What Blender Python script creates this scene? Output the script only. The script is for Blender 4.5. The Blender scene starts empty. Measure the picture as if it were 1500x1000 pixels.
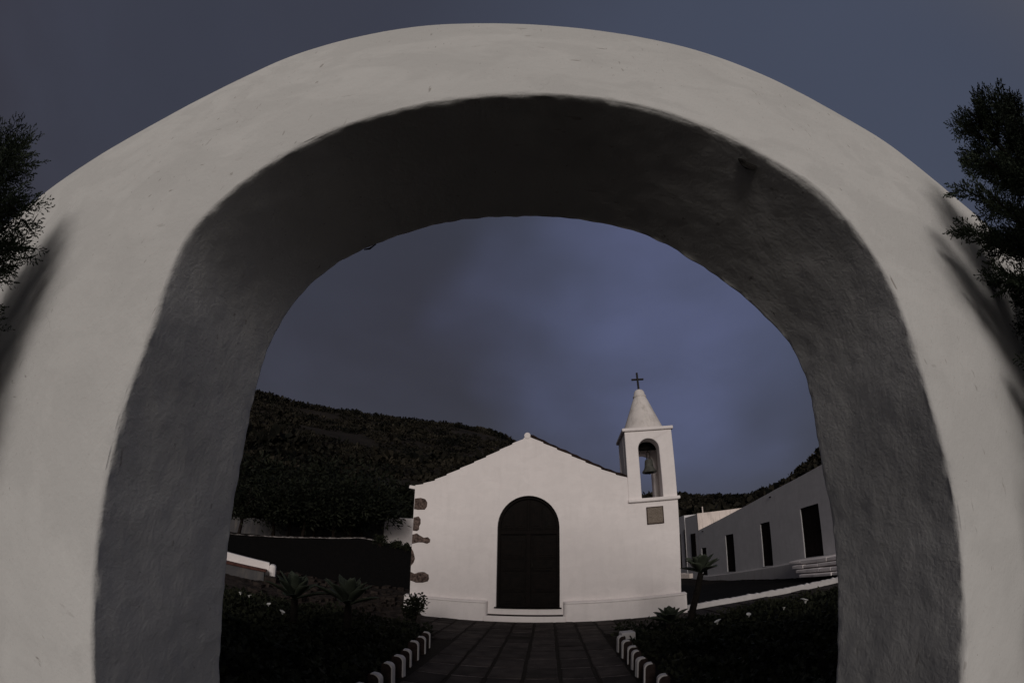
import bpy, bmesh, math, random
import numpy as np
from mathutils import Vector, noise
from mathutils.geometry import tessellate_polygon

R = math.radians
scene = bpy.context.scene
COL = scene.collection
rng = np.random.default_rng(7)
random.seed(7)

# ------------------------------------------------------------------ helpers
def tag(o, label=None, cat=None, group=None, kind=None):
    if label: o['label'] = label
    if cat: o['category'] = cat
    if group: o['group'] = group
    if kind: o['kind'] = kind
    return o

def empty(name, loc=(0, 0, 0), rz=0.0):
    o = bpy.data.objects.new(name, None)
    COL.objects.link(o)
    o.location = loc
    o.rotation_euler = (0, 0, rz)
    o.empty_display_size = 0.2
    return o

class MB:
    """collects faces of one mesh object"""
    def __init__(self):
        self.v = []; self.f = []
    def add(self, vs, fs):
        n = len(self.v)
        self.v.extend([tuple(p) for p in vs])
        self.f.extend([tuple(i + n for i in f) for f in fs])
        return self
    def box(self, x0, x1, y0, y1, z0, z1):
        v = [(x0,y0,z0),(x1,y0,z0),(x1,y1,z0),(x0,y1,z0),(x0,y0,z1),(x1,y0,z1),(x1,y1,z1),(x0,y1,z1)]
        return self.add(v, [(0,3,2,1),(4,5,6,7),(0,1,5,4),(1,2,6,5),(2,3,7,6),(3,0,4,7)])
    def prism(self, outer, y0, y1, holes=()):
        """polygon in x,z (with holes) extruded along y"""
        loops = [list(outer)] + [list(h) for h in holes]
        tris = tessellate_polygon([[Vector((p[0], p[1], 0)) for p in l] for l in loops])
        flat = [p for l in loops for p in l]
        n = len(flat)
        vs = [(p[0], y0, p[1]) for p in flat] + [(p[0], y1, p[1]) for p in flat]
        fs = []
        for t in tris:
            fs.append(tuple(t)); fs.append(tuple(i + n for i in reversed(t)))
        k = 0
        for l in loops:
            m = len(l)
            for i in range(m):
                a, b = k + i, k + (i + 1) % m
                fs.append((a, b, b + n, a + n))
            k += m
        return self.add(vs, fs)
    def tube(self, pts, rad, n=8, caps=True):
        pts = [Vector(p) for p in pts]
        rings = []
        up = Vector((0.13, 0.31, 0.94))
        vs = []
        for i, p in enumerate(pts):
            d = (pts[min(i + 1, len(pts) - 1)] - pts[max(i - 1, 0)])
            d.normalize()
            a = d.cross(up)
            if a.length < 1e-3: a = d.cross(Vector((1, 0, 0)))
            a.normalize(); b = d.cross(a)
            r = rad[i] if hasattr(rad, '__len__') else rad
            for k in range(n):
                t = 2 * math.pi * k / n
                vs.append(p + a * (r * math.cos(t)) + b * (r * math.sin(t)))
        fs = []
        for i in range(len(pts) - 1):
            for k in range(n):
                k2 = (k + 1) % n
                fs.append((i*n + k, i*n + k2, (i+1)*n + k2, (i+1)*n + k))
        if caps:
            fs.append(tuple(range(n - 1, -1, -1)))
            fs.append(tuple((len(pts) - 1) * n + k for k in range(n)))
        return self.add(vs, fs)
    def lathe(self, prof, cx=0, cy=0, n=28):
        """prof: list of (r,z)"""
        vs = []
        for r, z in prof:
            for k in range(n):
                t = 2 * math.pi * k / n
                vs.append((cx + r * math.cos(t), cy + r * math.sin(t), z))
        fs = []
        for i in range(len(prof) - 1):
            for k in range(n):
                k2 = (k + 1) % n
                fs.append((i*n + k, i*n + k2, (i+1)*n + k2, (i+1)*n + k))
        return self.add(vs, fs)
    def build(self, name, mat, parent=None, bevel=0.0, smooth=False, recenter=False, seg=2, loc=None):
        me = bpy.data.meshes.new(name)
        vs = self.v
        off = Vector((0, 0, 0))
        if loc is not None:
            off = Vector(loc)
        elif recenter:
            xs = [p[0] for p in vs]; ys = [p[1] for p in vs]; zs = [p[2] for p in vs]
            off = Vector(((min(xs)+max(xs))/2, (min(ys)+max(ys))/2, min(zs)))
        me.from_pydata([(p[0]-off.x, p[1]-off.y, p[2]-off.z) for p in vs], [], self.f)
        bm = bmesh.new(); bm.from_mesh(me)
        bmesh.ops.remove_doubles(bm, verts=bm.verts, dist=1e-5)
        bmesh.ops.recalc_face_normals(bm, faces=bm.faces)
        bm.to_mesh(me); bm.free()
        me.materials.append(mat)
        o = bpy.data.objects.new(name, me)
        COL.objects.link(o)
        o.location = off
        if parent: o.parent = parent
        if bevel > 0:
            m = o.modifiers.new('bevel', 'BEVEL'); m.width = bevel; m.segments = seg
            m.limit_method = 'ANGLE'; m.angle_limit = R(35)
        if smooth:
            me.polygons.foreach_set('use_smooth', [True] * len(me.polygons))
            if bevel <= 0:
                try: me.set_sharp_from_angle(angle=R(50))
                except Exception: pass
        return o

def quads_obj(name, V, mat, parent=None, off=(0, 0, 0)):
    """V: array (N,4,3) of free quads -> one mesh object"""
    V = np.asarray(V, dtype=np.float32) - np.asarray(off, dtype=np.float32)
    n = len(V)
    me = bpy.data.meshes.new(name)
    me.vertices.add(n * 4); me.loops.add(n * 4); me.polygons.add(n)
    me.vertices.foreach_set('co', V.reshape(-1))
    me.loops.foreach_set('vertex_index', np.arange(n * 4, dtype=np.int32))
    me.polygons.foreach_set('loop_start', np.arange(0, n * 4, 4, dtype=np.int32))
    me.update(calc_edges=True)
    me.materials.append(mat)
    o = bpy.data.objects.new(name, me)
    COL.objects.link(o)
    o.location = off if not parent else (0, 0, 0)
    if parent: o.parent = parent
    return o

def unit(a):
    return a / np.maximum(np.linalg.norm(a, axis=-1, keepdims=True), 1e-9)

def leaf_quads(c, d, length, width, rng, flat=None):
    """kite-shaped leaves: centre base c (N,3), direction d (N,3)"""
    n = len(c)
    d = unit(d)
    r = rng.normal(size=(n, 3))
    if flat is not None: r = r * 0.5 + flat
    s = unit(np.cross(d, r))
    L = np.reshape(length, (-1, 1)); W = np.reshape(width, (-1, 1))
    p0 = c; p2 = c + d * L
    m = c + d * (L * 0.45)
    return np.stack([p0, m + s * W, p2, m - s * W], 1)

# ------------------------------------------------------------------ materials
def mat_base(name, rough=0.9):
    m = bpy.data.materials.new(name); m.use_nodes = True
    nt = m.node_tree
    b = nt.nodes['Principled BSDF']
    b.inputs['Roughness'].default_value = rough
    b.inputs['Specular IOR Level'].default_value = 0.12
    return m, nt, b

def nz(nt, co, scale, detail=4, rough=0.55, dist=0.0):
    n = nt.nodes.new('ShaderNodeTexNoise')
    n.inputs['Scale'].default_value = scale; n.inputs['Detail'].default_value = detail
    n.inputs['Roughness'].default_value = rough; n.inputs['Distortion'].default_value = dist
    nt.links.new(co, n.inputs['Vector'])
    return n.outputs['Fac']

def ramp(nt, fac, stops):
    r = nt.nodes.new('ShaderNodeValToRGB')
    e = r.color_ramp.elements
    while len(e) < len(stops): e.new(0.5)
    for i, (p, c) in enumerate(stops):
        e[i].position = p
        e[i].color = (c, c, c, 1) if not hasattr(c, '__len__') else (*c, 1)
    nt.links.new(fac, r.inputs['Fac'])
    return r.outputs['Color']

def mixc(nt, fac, a, b, mode='MIX'):
    m = nt.nodes.new('ShaderNodeMix'); m.data_type = 'RGBA'; m.blend_type = mode
    for sock, val in ((m.inputs[0], fac), (m.inputs[6], a), (m.inputs[7], b)):
        if hasattr(val, 'links') or hasattr(val, 'is_linked'): nt.links.new(val, sock)
        elif hasattr(val, '__len__'): sock.default_value = (*val, 1)
        else: sock.default_value = val
    return m.outputs[2]

def bump(nt, b, hs, strengths, dist=0.01):
    prev = None
    for h, s in zip(hs, strengths):
        n = nt.nodes.new('ShaderNodeBump')
        n.inputs['Strength'].default_value = s; n.inputs['Distance'].default_value = dist
        nt.links.new(h, n.inputs['Height'])
        if prev: nt.links.new(prev, n.inputs['Normal'])
        prev = n.outputs['Normal']
    nt.links.new(prev, b.inputs['Normal'])

def coord(nt, scale=(1, 1, 1), rot=(0, 0, 0)):
    t = nt.nodes.new('ShaderNodeTexCoord')
    mp = nt.nodes.new('ShaderNodeMapping')
    mp.inputs['Scale'].default_value = scale; mp.inputs['Rotation'].default_value = rot
    nt.links.new(t.outputs['Object'], mp.inputs['Vector'])
    return mp.outputs['Vector']

def plaster(name, col, var=0.08, scratches=0.0, bumpy=1.0, dirt=0.0):
    m, nt, b = mat_base(name, 0.92)
    co = coord(nt)
    big = nz(nt, co, 0.9, 5, 0.6)
    c0 = tuple(x * (1 - var) for x in col); c1 = tuple(min(1, x * (1 + var)) for x in col)
    c = ramp(nt, big, [(0.3, c0), (0.7, c1)])
    mid = nz(nt, co, 9, 6, 0.65)
    c = mixc(nt, ramp(nt, mid, [(0.42, 0.0), (0.75, 0.16)]), c, tuple(x * 0.82 for x in col))
    pat = nz(nt, coord(nt, (1.6, 1.6, 2.6)), 1.5, 6, 0.6, 0.6)
    c = mixc(nt, ramp(nt, pat, [(0.46, 0.0), (0.56, 0.5)]), c, tuple(x * (1 - var * 1.5) for x in col))
    hs = [nz(nt, co, 3.2, 4), nz(nt, co, 20, 5, 0.62, 0.3), nz(nt, co, 85, 4, 0.6)]
    st = [0.35 * bumpy, 0.45 * bumpy, 0.22 * bumpy]
    if scratches > 0:
        for k, (sc, ro) in enumerate([((34, 34, 9), (0.5, 0.7, 0.2)), ((8, 40, 30), (0.1, 0.5, 0.9)), ((60, 60, 24), (0.2, 0.9, 0.4)), ((90, 70, 110), (0.7, 0.1, 0.3))]):
            s = nz(nt, coord(nt, sc, ro), 1.0, 3, 0.5)
            mk = ramp(nt, s, [(0.70, 0.0), (0.75, scratches)])
            reg = ramp(nt, nz(nt, coord(nt, (1.7, 1.7, 1.7), (k, 2, 0)), 1.0, 2), [(0.42, 0.0), (0.60, 1.0)])
            mm = nt.nodes.new('ShaderNodeMath'); mm.operation = 'MULTIPLY'
            nt.links.new(mk, mm.inputs[0]); nt.links.new(reg, mm.inputs[1])
            c = mixc(nt, mm.outputs[0], c, (0.16, 0.13, 0.11))
        # long faint hairline cracks
        w = nt.nodes.new('ShaderNodeTexVoronoi'); w.feature = 'DISTANCE_TO_EDGE'
        w.inputs['Scale'].default_value = 1.3
        dn = nt.nodes.new('ShaderNodeTexNoise'); dn.inputs['Scale'].default_value = 3; dn.inputs['Detail'].default_value = 6
        nt.links.new(co, dn.inputs['Vector'])
        ad = nt.nodes.new('ShaderNodeVectorMath'); ad.operation = 'MULTIPLY_ADD'
        nt.links.new(dn.outputs['Color'], ad.inputs[0]); ad.inputs[1].default_value = (0.6, 0.6, 0.6); nt.links.new(co, ad.inputs[2])
        nt.links.new(ad.outputs[0], w.inputs['Vector'])
        line = ramp(nt, w.outputs['Distance'], [(0.0, 1.0), (0.0035, 0.0)])
        reg = ramp(nt, nz(nt, co, 1.1, 3), [(0.60, 0.0), (0.66, scratches * 0.35)])
        mm = nt.nodes.new('ShaderNodeMath'); mm.operation = 'MULTIPLY'
        nt.links.new(line, mm.inputs[0]); nt.links.new(reg, mm.inputs[1])
        c = mixc(nt, mm.outputs[0], c, (0.12, 0.10, 0.09))
    if dirt > 0:
        d = nz(nt, coord(nt, (6, 6, 1.2)), 1.0, 5, 0.6)
        c = mixc(nt, ramp(nt, d, [(0.5, 0.0), (0.75, dirt)]), c, (0.22, 0.19, 0.16))
    nt.links.new(c, b.inputs['Base Color'])
    bump(nt, b, hs, st, 0.012)
    return m

def mottled(name, c0, c1, scale=6, rough=0.9, bs=0.4, bscale=20, dist=0.02):
    m, nt, b = mat_base(name, rough)
    co = coord(nt)
    c = ramp(nt, nz(nt, co, scale, 6, 0.65), [(0.33, c0), (0.68, c1)])
    nt.links.new(c, b.inputs['Base Color'])
    bump(nt, b, [nz(nt, co, bscale, 5, 0.65)], [bs], dist)
    return m

def foliage(name, c0, c1, scale=3.0, rough=0.7):
    m, nt, b = mat_base(name, rough)
    g = nt.nodes.new('ShaderNodeNewGeometry')
    co = coord(nt)
    c = ramp(nt, nz(nt, co, scale, 3), [(0.35, c0), (0.65, c1)])
    v = nt.nodes.new('ShaderNodeMath'); v.operation = 'MULTIPLY_ADD'
    nt.links.new(g.outputs['Random Per Island'], v.inputs[0]); v.inputs[1].default_value = 0.9; v.inputs[2].default_value = 0.55
    hv = nt.nodes.new('ShaderNodeHueSaturation'); nt.links.new(c, hv.inputs['Color']); nt.links.new(v.outputs[0], hv.inputs['Value'])
    nt.links.new(hv.outputs[0], b.inputs['Base Color'])
    return m

M = {}
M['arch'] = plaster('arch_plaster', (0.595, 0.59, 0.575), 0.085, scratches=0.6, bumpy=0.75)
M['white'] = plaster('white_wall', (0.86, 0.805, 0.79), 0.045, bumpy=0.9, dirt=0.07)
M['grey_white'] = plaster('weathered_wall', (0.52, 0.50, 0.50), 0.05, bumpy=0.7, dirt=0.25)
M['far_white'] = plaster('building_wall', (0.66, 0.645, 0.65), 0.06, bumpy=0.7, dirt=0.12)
M['stain_white'] = plaster('parapet_wall', (0.80, 0.70, 0.64), 0.05, dirt=0.55)
M['spire'] = plaster('spire_plaster', (0.72, 0.67, 0.64), 0.08, dirt=0.5)
M['stone'] = mottled('corner_stone', (0.018, 0.012, 0.011), (0.20, 0.145, 0.125), 17, bs=1.0, bscale=26)
M['plaque'] = mottled('plaque_stone', (0.12, 0.095, 0.075), (0.24, 0.20, 0.165), 30, 0.6, 0.5, 60, 0.004)
M['plaque_frame'] = mottled('plaque_border', (0.035, 0.022, 0.018), (0.06, 0.035, 0.03), 20)
M['wood'] = mottled('dark_wood', (0.0035, 0.0028, 0.0026), (0.008, 0.006, 0.005), 8, 0.8, 0.3, 40)
M['wood2'] = mottled('brown_wood', (0.0035, 0.0027, 0.0025), (0.008, 0.0055, 0.0045), 9, 0.8, 0.3, 40)
M['shutter'] = mottled('shutter_wood', (0.010, 0.007, 0.007), (0.018, 0.013, 0.012), 7, 0.8, 0.2, 30)
M['iron'] = mottled('black_iron', (0.012, 0.011, 0.011), (0.025, 0.022, 0.02), 20, 0.6)
M['bronze'] = mottled('bell_bronze', (0.05, 0.052, 0.047), (0.11, 0.11, 0.10), 9, 0.55)
M['tile'] = mottled('dark_roof_tile', (0.014, 0.009, 0.008), (0.035, 0.022, 0.018), 9, 0.9, 0.5, 30)
M['slab'] = mottled('paving_stone', (0.030, 0.024, 0.023), (0.072, 0.058, 0.054), 3.5, 0.85, 0.6, 26, 0.015)
M['slab'] = foliage('paving_stone', (0.020, 0.0165, 0.016), (0.045, 0.037, 0.035), 3.5, 0.85)
bump(M['slab'].node_tree, M['slab'].node_tree.nodes['Principled BSDF'], [nz(M['slab'].node_tree, coord(M['slab'].node_tree), 26, 5, 0.65)], [0.6], 0.015)
M['joint'] = mottled('paving_joint', (0.008, 0.007, 0.006), (0.018, 0.014, 0.012), 20)
M['soil'] = mottled('dark_soil', (0.007, 0.0055, 0.005), (0.020, 0.0155, 0.0135), 3, 0.95, 0.8, 12, 0.05)
M['rubble'] = mottled('brown_rubble', (0.011, 0.0085, 0.0075), (0.056, 0.043, 0.037), 5, 0.95, 1.0, 9, 0.08)
M['cinder'] = mottled('black_cinder', (0.0022, 0.0020, 0.0021), (0.0055, 0.0048, 0.0048), 12, 0.95, 0.9, 30, 0.03)
M['kerb'] = mottled('kerb_stone', (0.020, 0.014, 0.013), (0.05, 0.035, 0.032), 14, 0.9, 0.6, 40)
M['rim'] = plaster('kerb_paint', (0.58, 0.555, 0.55), 0.08, dirt=0.15)
M['brown_tile'] = mottled('brown_ledge', (0.06, 0.025, 0.02), (0.11, 0.05, 0.042), 9)
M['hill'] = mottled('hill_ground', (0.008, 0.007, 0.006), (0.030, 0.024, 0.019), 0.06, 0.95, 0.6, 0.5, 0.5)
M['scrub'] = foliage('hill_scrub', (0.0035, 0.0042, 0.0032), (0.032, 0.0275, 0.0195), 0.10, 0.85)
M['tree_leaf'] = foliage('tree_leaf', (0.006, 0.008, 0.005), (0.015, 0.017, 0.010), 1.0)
M['bark'] = mottled('bark', (0.012, 0.009, 0.008), (0.03, 0.022, 0.018), 10, 0.95, 0.8, 30)
M['cypress'] = foliage('cypress_leaf', (0.014, 0.021, 0.013), (0.040, 0.052, 0.032), 4.0)
M['bed_leaf'] = foliage('bed_leaf', (0.009, 0.0115, 0.0065), (0.027, 0.029, 0.017), 1.5)
M['agave'] = foliage('agave_leaf', (0.034, 0.042, 0.030), (0.070, 0.082, 0.058), 3.0, 0.55)
M['agave_stem'] = mottled('agave_stem', (0.008, 0.007, 0.006), (0.022, 0.018, 0.015), 14)
M['mortar'] = mottled('mortar', (0.03, 0.025, 0.024), (0.17, 0.145, 0.138), 6, 0.9, 0.5, 30)
M['edging'] = mottled('edging_stone', (0.02, 0.016, 0.015), (0.42, 0.38, 0.37), 5.5, 0.9, 0.8, 12)
M['shade_painted_white'] = plaster('shade_painted_wall', (0.085, 0.082, 0.086), 0.10, bumpy=0.7, dirt=0.4)  # white wall with shade put into its dark base colour, dirt on top
M['lily'] = mottled('lily_white', (0.75, 0.74, 0.70), (0.85, 0.84, 0.80), 9, 0.6, 0.05)
M['stem'] = mottled('green_stem', (0.02, 0.03, 0.014), (0.03, 0.045, 0.02), 9)

# ------------------------------------------------------------------ the chapel
CH = empty('chapel', (0.452, 11.027, 0.0), R(-7))
tag(CH, 'small white chapel with arched dark door, gabled front and bell tower', 'chapel')

def interp(x, pts):
    xs = [p[0] for p in pts]; ys = [p[1] for p in pts]
    return float(np.interp(x, xs, ys))
TOPL = [(-3.10, 3.47), (-2.56, 3.63), (-1.70, 4.05), (-1.13, 4.32), (-0.84, 4.47), (0, 4.88)]
TOPR = [(0, 4.88), (0.1, 4.86), (0.66, 4.57), (1.21, 4.29), (1.5, 4.14), (2.04, 3.86), (2.6, 3.63), (3.9, 3.1)]
def top(x): return interp(x, TOPL if x < 0 else TOPR)

def arch_poly(cx, hw, z0, zs, rise, n=22):
    p = [(cx - hw, z0)]
    for k in range(n + 1):
        t = math.pi - math.pi * k / n
        p.append((cx + hw * math.cos(t), zs + rise * math.sin(t)))
    p.append((cx + hw, z0))
    return p

outer = [(-3.0, 0.0), (3.84, 0.0), (3.90, 3.0), (2.6, 3.0)]
steps = []
x = 2.6; k = 0
edges = [2.6, 2.30, 1.92, 1.52, 1.16, 0.78, 0.42, 0.10]
for a, b in zip(edges[:-1], edges[1:]):         # going up the right slope
    za, zb = top(a), top(b)
    steps += [(a, za + 0.030 + random.uniform(-.006, .006)), (b + 0.008, zb - 0.006)]
steps += [(0.085, 4.87), (-0.085, 4.87)]
edges = [-0.10, -0.40, -0.74, -1.10, -1.42, -1.80, -2.16, -2.48, -2.80, -3.03]
for a, b in zip(edges[:-1], edges[1:]):
    za, zb = top(a), top(b)
    steps += [(a - 0.008, za - 0.006), (b, zb + 0.028 + random.uniform(-.006, .006))]
steps += [(-3.03, 3.40)]
door_hole = arch_poly(0.03, 0.785, 0.33, 2.45, 0.83)
facade = MB().prism(outer + steps, 0.0, 0.45, [door_hole])
facade.box(-3.0, -2.55, 0.45, 12.0, 0.0, 3.42)
facade.box(3.39, 3.84, 0.45, 12.0, 0.0, 3.05)
facade.prism([(-2.55, 0), (3.39, 0), (3.39, 3.1), (2.6, 3.5), (0, 4.7), (-2.55, 3.5)], 11.6, 12.0)
wall = facade.build('wall', M['white'], CH, bevel=0.018)

# verge knob and eave tip, whitewashed tile ends
kb = MB()
ringn = 14
kb.prism([(0.085 * math.cos(t), 4.915 + 0.088 * math.sin(t)) for t in np.linspace(0, 2 * math.pi, ringn, endpoint=False)], -0.015, 0.40)
kb.build('ridge_cap', M['white'], CH, bevel=0.012)
MB().prism([(-3.215, 3.425), (-3.035, 3.40), (-3.035, 3.495), (-3.20, 3.512)], 0.01, 0.44).build('eave_cap', M['white'], CH, bevel=0.012)

# roof: barrel tiles running down each slope
def roof_sheet(x0, x1, lift, name, y0=0.04):
    mb = MB(); nx = 18; ys = np.arange(y0, 12.25, 0.035)
    vs = []
    for i in range(nx + 1):
        xx = x0 + (x1 - x0) * i / nx
        saw = 0.020 * ((i * 1.0) % 2)
        for y in ys:
            vs.append((xx, y, top(xx) + lift + 0.028 * math.sin(2 * math.pi * y / 0.21) + saw + 0.012 * noise.noise((xx * 2, y * 3, 0))))
    ny = len(ys)
    n = len(vs)
    fs = [(i*ny+j, i*ny+j+1, (i+1)*ny+j+1, (i+1)*ny+j) for i in range(nx) for j in range(ny - 1)]
    lo = [(v[0], v[1], v[2] - 0.07) for v in vs]
    fs += [tuple(q + n for q in reversed(f)) for f in fs]
    for i in range(nx):
        fs.append((i*ny, (i+1)*ny, (i+1)*ny + n, i*ny + n))
        fs.append((i*ny + ny - 1, i*ny + ny - 1 + n, (i+1)*ny + ny - 1 + n, (i+1)*ny + ny - 1))
    for j in range(ny - 1):
        fs.append((j, j + n, j + 1 + n, j + 1)); q = nx * ny
        fs.append((q + j, q + j + 1, q + j + 1 + n, q + j + n))
    mb.add(vs + lo, fs)
    return mb.build(name, M['tile'], CH, smooth=True)
roof_sheet(-3.16, -0.02, 0.0, 'roof', 0.46)
roof_sheet(2.60, 0.02, 0.062, 'roof')
rs = MB()
rs.tube([(0, 0.42, 4.93), (0, 12.2, 4.93)], 0.085, 12)
rs.build('ridge_tile', M['tile'], CH, smooth=True)

# plinth with rounded returns beside the door, battered foot
def plinth(x0, x1, name='plinth'):
    mb = MB()
    prof = [(-0.20, 0.0), (-0.165, 0.30), (-0.150, 0.455), (-0.168, 0.475), (-0.160, 0.505), (0.012, 0.53), (0.012, 0.0)]
    vs = []; nx = 24
    for i in range(nx + 1):
        xx = x0 + (x1 - x0) * (i / nx if False else (1 - (1 - i / nx) ** 2.2 if x0 < 0 else (i / nx) ** 2.2))
        for (y, z) in prof:
            w = 0.010 * noise.noise((xx * 1.3, y, z * 2))
            de = min(1.0, ((x1 - xx) if x0 < 0 else (xx - x0)) / 0.13)
            if y < 0: y = y * (0.12 + 0.88 * math.sqrt(max(0, 1 - (1 - de) ** 2)))
            vs.append((xx, y - (w if y < 0 else 0), z + (0.5 * w if z > 0.2 else 0)))
    m = len(prof)
    fs = [(i*m+j, (i+1)*m+j, (i+1)*m+(j+1) % m, i*m+(j+1) % m) for i in range(nx) for j in range(m)]
    fs += [tuple(range(m)), tuple(nx * m + j for j in reversed(range(m)))]
    mb.add(vs, fs)
    return mb.build(name, M['white'], CH, bevel=0.008, seg=2)
plinth(-3.10, -0.955)
plinth(0.90, 3.95)
MB().box(-1.02, 0.965, -0.24, 0.01, 0.0, 0.155).build('step', M['white'], CH, bevel=0.02)
MB().box(-0.95, 0.895, -0.215, 0.012, 0.156, 0.172).build('step_tread', M['tile'], CH, bevel=0.005)
MB().box(-0.80, 0.86, -0.035, 0.30, 0.325, 0.362).build('door_sill', M['wood'], CH, bevel=0.006)

# door: two panelled leaves and panelled arched head inside a frame
door = MB().prism(arch_poly(0.03, 0.783, 0.362, 2.45, 0.828), 0.16, 0.20).build('door', M['wood'], CH)
fr_o = arch_poly(0.03, 0.784, 0.362, 2.45, 0.829); fr_i = arch_poly(0.03, 0.715, 0.363, 2.45, 0.76)
fr = MB(); n = len(fr_o)
vs = [(p[0], 0.10, p[1]) for p in fr_o] + [(p[0], 0.10, p[1]) for p in fr_i] + [(p[0], 0.17, p[1]) for p in fr_o] + [(p[0], 0.17, p[1]) for p in fr_i]
fs = []
for i in range(n - 1):
    fs += [(i, i+1, n+i+1, n+i), (2*n+i, 3*n+i, 3*n+i+1, 2*n+i+1), (n+i, n+i+1, 3*n+i+1, 3*n+i), (i, 2*n+i, 2*n+i+1, i+1)]
fr.add(vs, fs).build('door_frame', M['wood2'], door)
MB().box(-0.684, 0.744, 0.105, 0.158, 2.27, 2.37).build('transom', M['wood2'], door, bevel=0.008)
MB().box(-0.03, 0.085, 0.11, 0.158, 0.37, 2.268).build('stile', M['wood2'], door, bevel=0.008)
MB().box(0.0, 0.06, 0.11, 0.158, 2.372, 3.19).build('stile', M['wood2'], door, bevel=0.008)
def panel(x0, x1, z0, z1):
    p = MB()
    p.box(x0, x1, 0.142, 0.159, z0, z1)
    d = 0.035
    p.box(x0 + d, x1 - d, 0.128, 0.141, z0 + d, z1 - d)
    d = 0.085
    if x1 - x0 > 2.6 * d: p.box(x0 + d, x1 - d, 0.116, 0.127, z0 + d, z1 - d)
    return p.build('panel', M['wood2'] if random.random() < .5 else M['wood'], door, bevel=0.006)
for (xa, xb) in ((-0.665, -0.06), (0.115, 0.725)):
    z = 0.42
    for hgt in (0.30, 0.52, 0.30, 0.52):
        panel(xa, xb, z, z + hgt - 0.035); z += hgt + 0.03
for (xa, xb, za, zb) in ((-0.66, -0.36, 2.40, 2.80), (-0.33, -0.03, 2.40, 3.02), (0.09, 0.39, 2.40, 3.02), (0.42, 0.72, 2.40, 2.80)):
    panel(xa, xb, za, zb)
hd = MB(); hd.tube([(0.125, 0.105, 1.42), (0.125, 0.06, 1.42), (0.125, 0.06, 1.54), (0.125, 0.105, 1.54)], 0.011, 8)
hd.build('handle', M['iron'], door)

# corner stones left bare at the wall's left corner
STN = [
 [(-3.012,3.14),(-2.86,3.165),(-2.72,3.14),(-2.655,3.05),(-2.655,2.93),(-2.72,2.855),(-2.9,2.84),(-3.012,2.85)],
 [(-3.012,2.62),(-2.88,2.66),(-2.815,2.58),(-2.80,2.48),(-2.84,2.40),(-2.83,2.30),(-2.91,2.25),(-3.012,2.26)],
 [(-3.012,2.15),(-2.88,2.19),(-2.76,2.12),(-2.69,2.09),(-2.58,2.11),(-2.51,2.05),(-2.52,1.98),(-2.60,1.94),(-2.72,1.96),(-2.86,1.95),(-3.012,1.90)],
 [(-3.012,1.77),(-2.965,1.70),(-2.93,1.60),(-2.91,1.50),(-2.935,1.40),(-3.012,1.30)],
 [(-3.012,1.14),(-2.90,1.09),(-2.80,1.145),(-2.62,1.16),(-2.51,1.10),(-2.49,1.00),(-2.53,0.92),(-2.66,0.875),(-2.85,0.86),(-3.012,0.90)],
]
for i, s in enumerate(STN):
    mb = MB()
    ss = []
    for a, b in zip(s, s[1:] + s[:1]):
        for t in (0, .33, .66):
            px = a[0] + (b[0]-a[0])*t; pz = a[1] + (b[1]-a[1])*t
            j = 0 if px < -3.0 else 0.012
            ss.append((px + j * noise.noise((px*9, pz*9, i)), pz + j * noise.noise((px*9, pz*9, 5+i))))
    mb.prism(ss, -0.014, 0.30)
    o = mb.build('corner_stone', M['stone'], wall, bevel=0.010)
    if i == 0: o['label'] = 'reddest, topmost bare corner stone'

# bell tower
TX0, TX1, TD = 2.60, 3.90, 1.35
tower = MB()
op = arch_poly(3.235, 0.285, 3.08, 4.40, 0.285)
tower.prism([(TX0, 3.04), (TX1, 3.04), (TX1 + 0.02, 4.90), (TX0 + 0.01, 4.90)], 0.0, 0.36, [op])
opb = arch_poly(3.235, 0.285, 3.08, 4.30, 0.20)
tower.prism([(TX0, 3.04), (TX1, 3.04), (TX1 + 0.02, 4.90), (TX0 + 0.01, 4.90)], TD - 0.30, TD, [opb])
tower.box(TX0, TX0 + 0.22, 0.36, TD - 0.30, 3.04, 4.90)
tower.box(TX1 - 0.22, TX1, 0.36, TD - 0.30, 3.04, 4.90)
tower.box(TX0 + 0.22, TX1 - 0.22, 0.36, TD - 0.30, 4.72, 4.90)
tower.box(TX0 + 0.0, TX1, 0.45, TD, 2.2, 3.035)
tw = tower.build('bell_tower', M['white'], CH, bevel=0.022)
MB().box(TX0 - 0.055, TX1 + 0.07, -0.055, TD + 0.05, 4.905, 4.995).build('cornice', M['white'], tw, bevel=0.022)
sl = MB().box(TX0 - 0.02, TX1 + 0.06, -0.085, 0.37, 2.975, 3.062).build('sill', M['white'], tw, bevel=0.025)
MB().lathe([(0.0, 4.98), (0.625, 4.99), (0.615, 5.02), (0.49, 5.34), (0.35, 5.70), (0.215, 6.05), (0.185, 6.10),
            (0.197, 6.115), (0.197, 6.16), (0.170, 6.18), (0.155, 6.28), (0.12, 6.34), (0.06, 6.37), (0.0, 6.38)], 3.265, 0.67, 32).build('spire', M['spire'], tw, smooth=True)
cr = MB()
cr.box(3.238, 3.292, 0.645, 0.695, 6.36, 6.93); cr.box(3.08, 3.2375, 0.648, 0.692, 6.685, 6.735); cr.box(3.2925, 3.45, 0.648, 0.692, 6.685, 6.735)
cross = cr.build('cross', M['iron'], tw, bevel=0.004)

MB().box(TX0 + 0.222, TX1 - 0.222, 0.47, 0.63, 4.50, 4.70).build('shade_beam', M['wood2'], tw, bevel=0.01)  # dark beam added to stand in for ceiling shade; bell hangs below it
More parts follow.
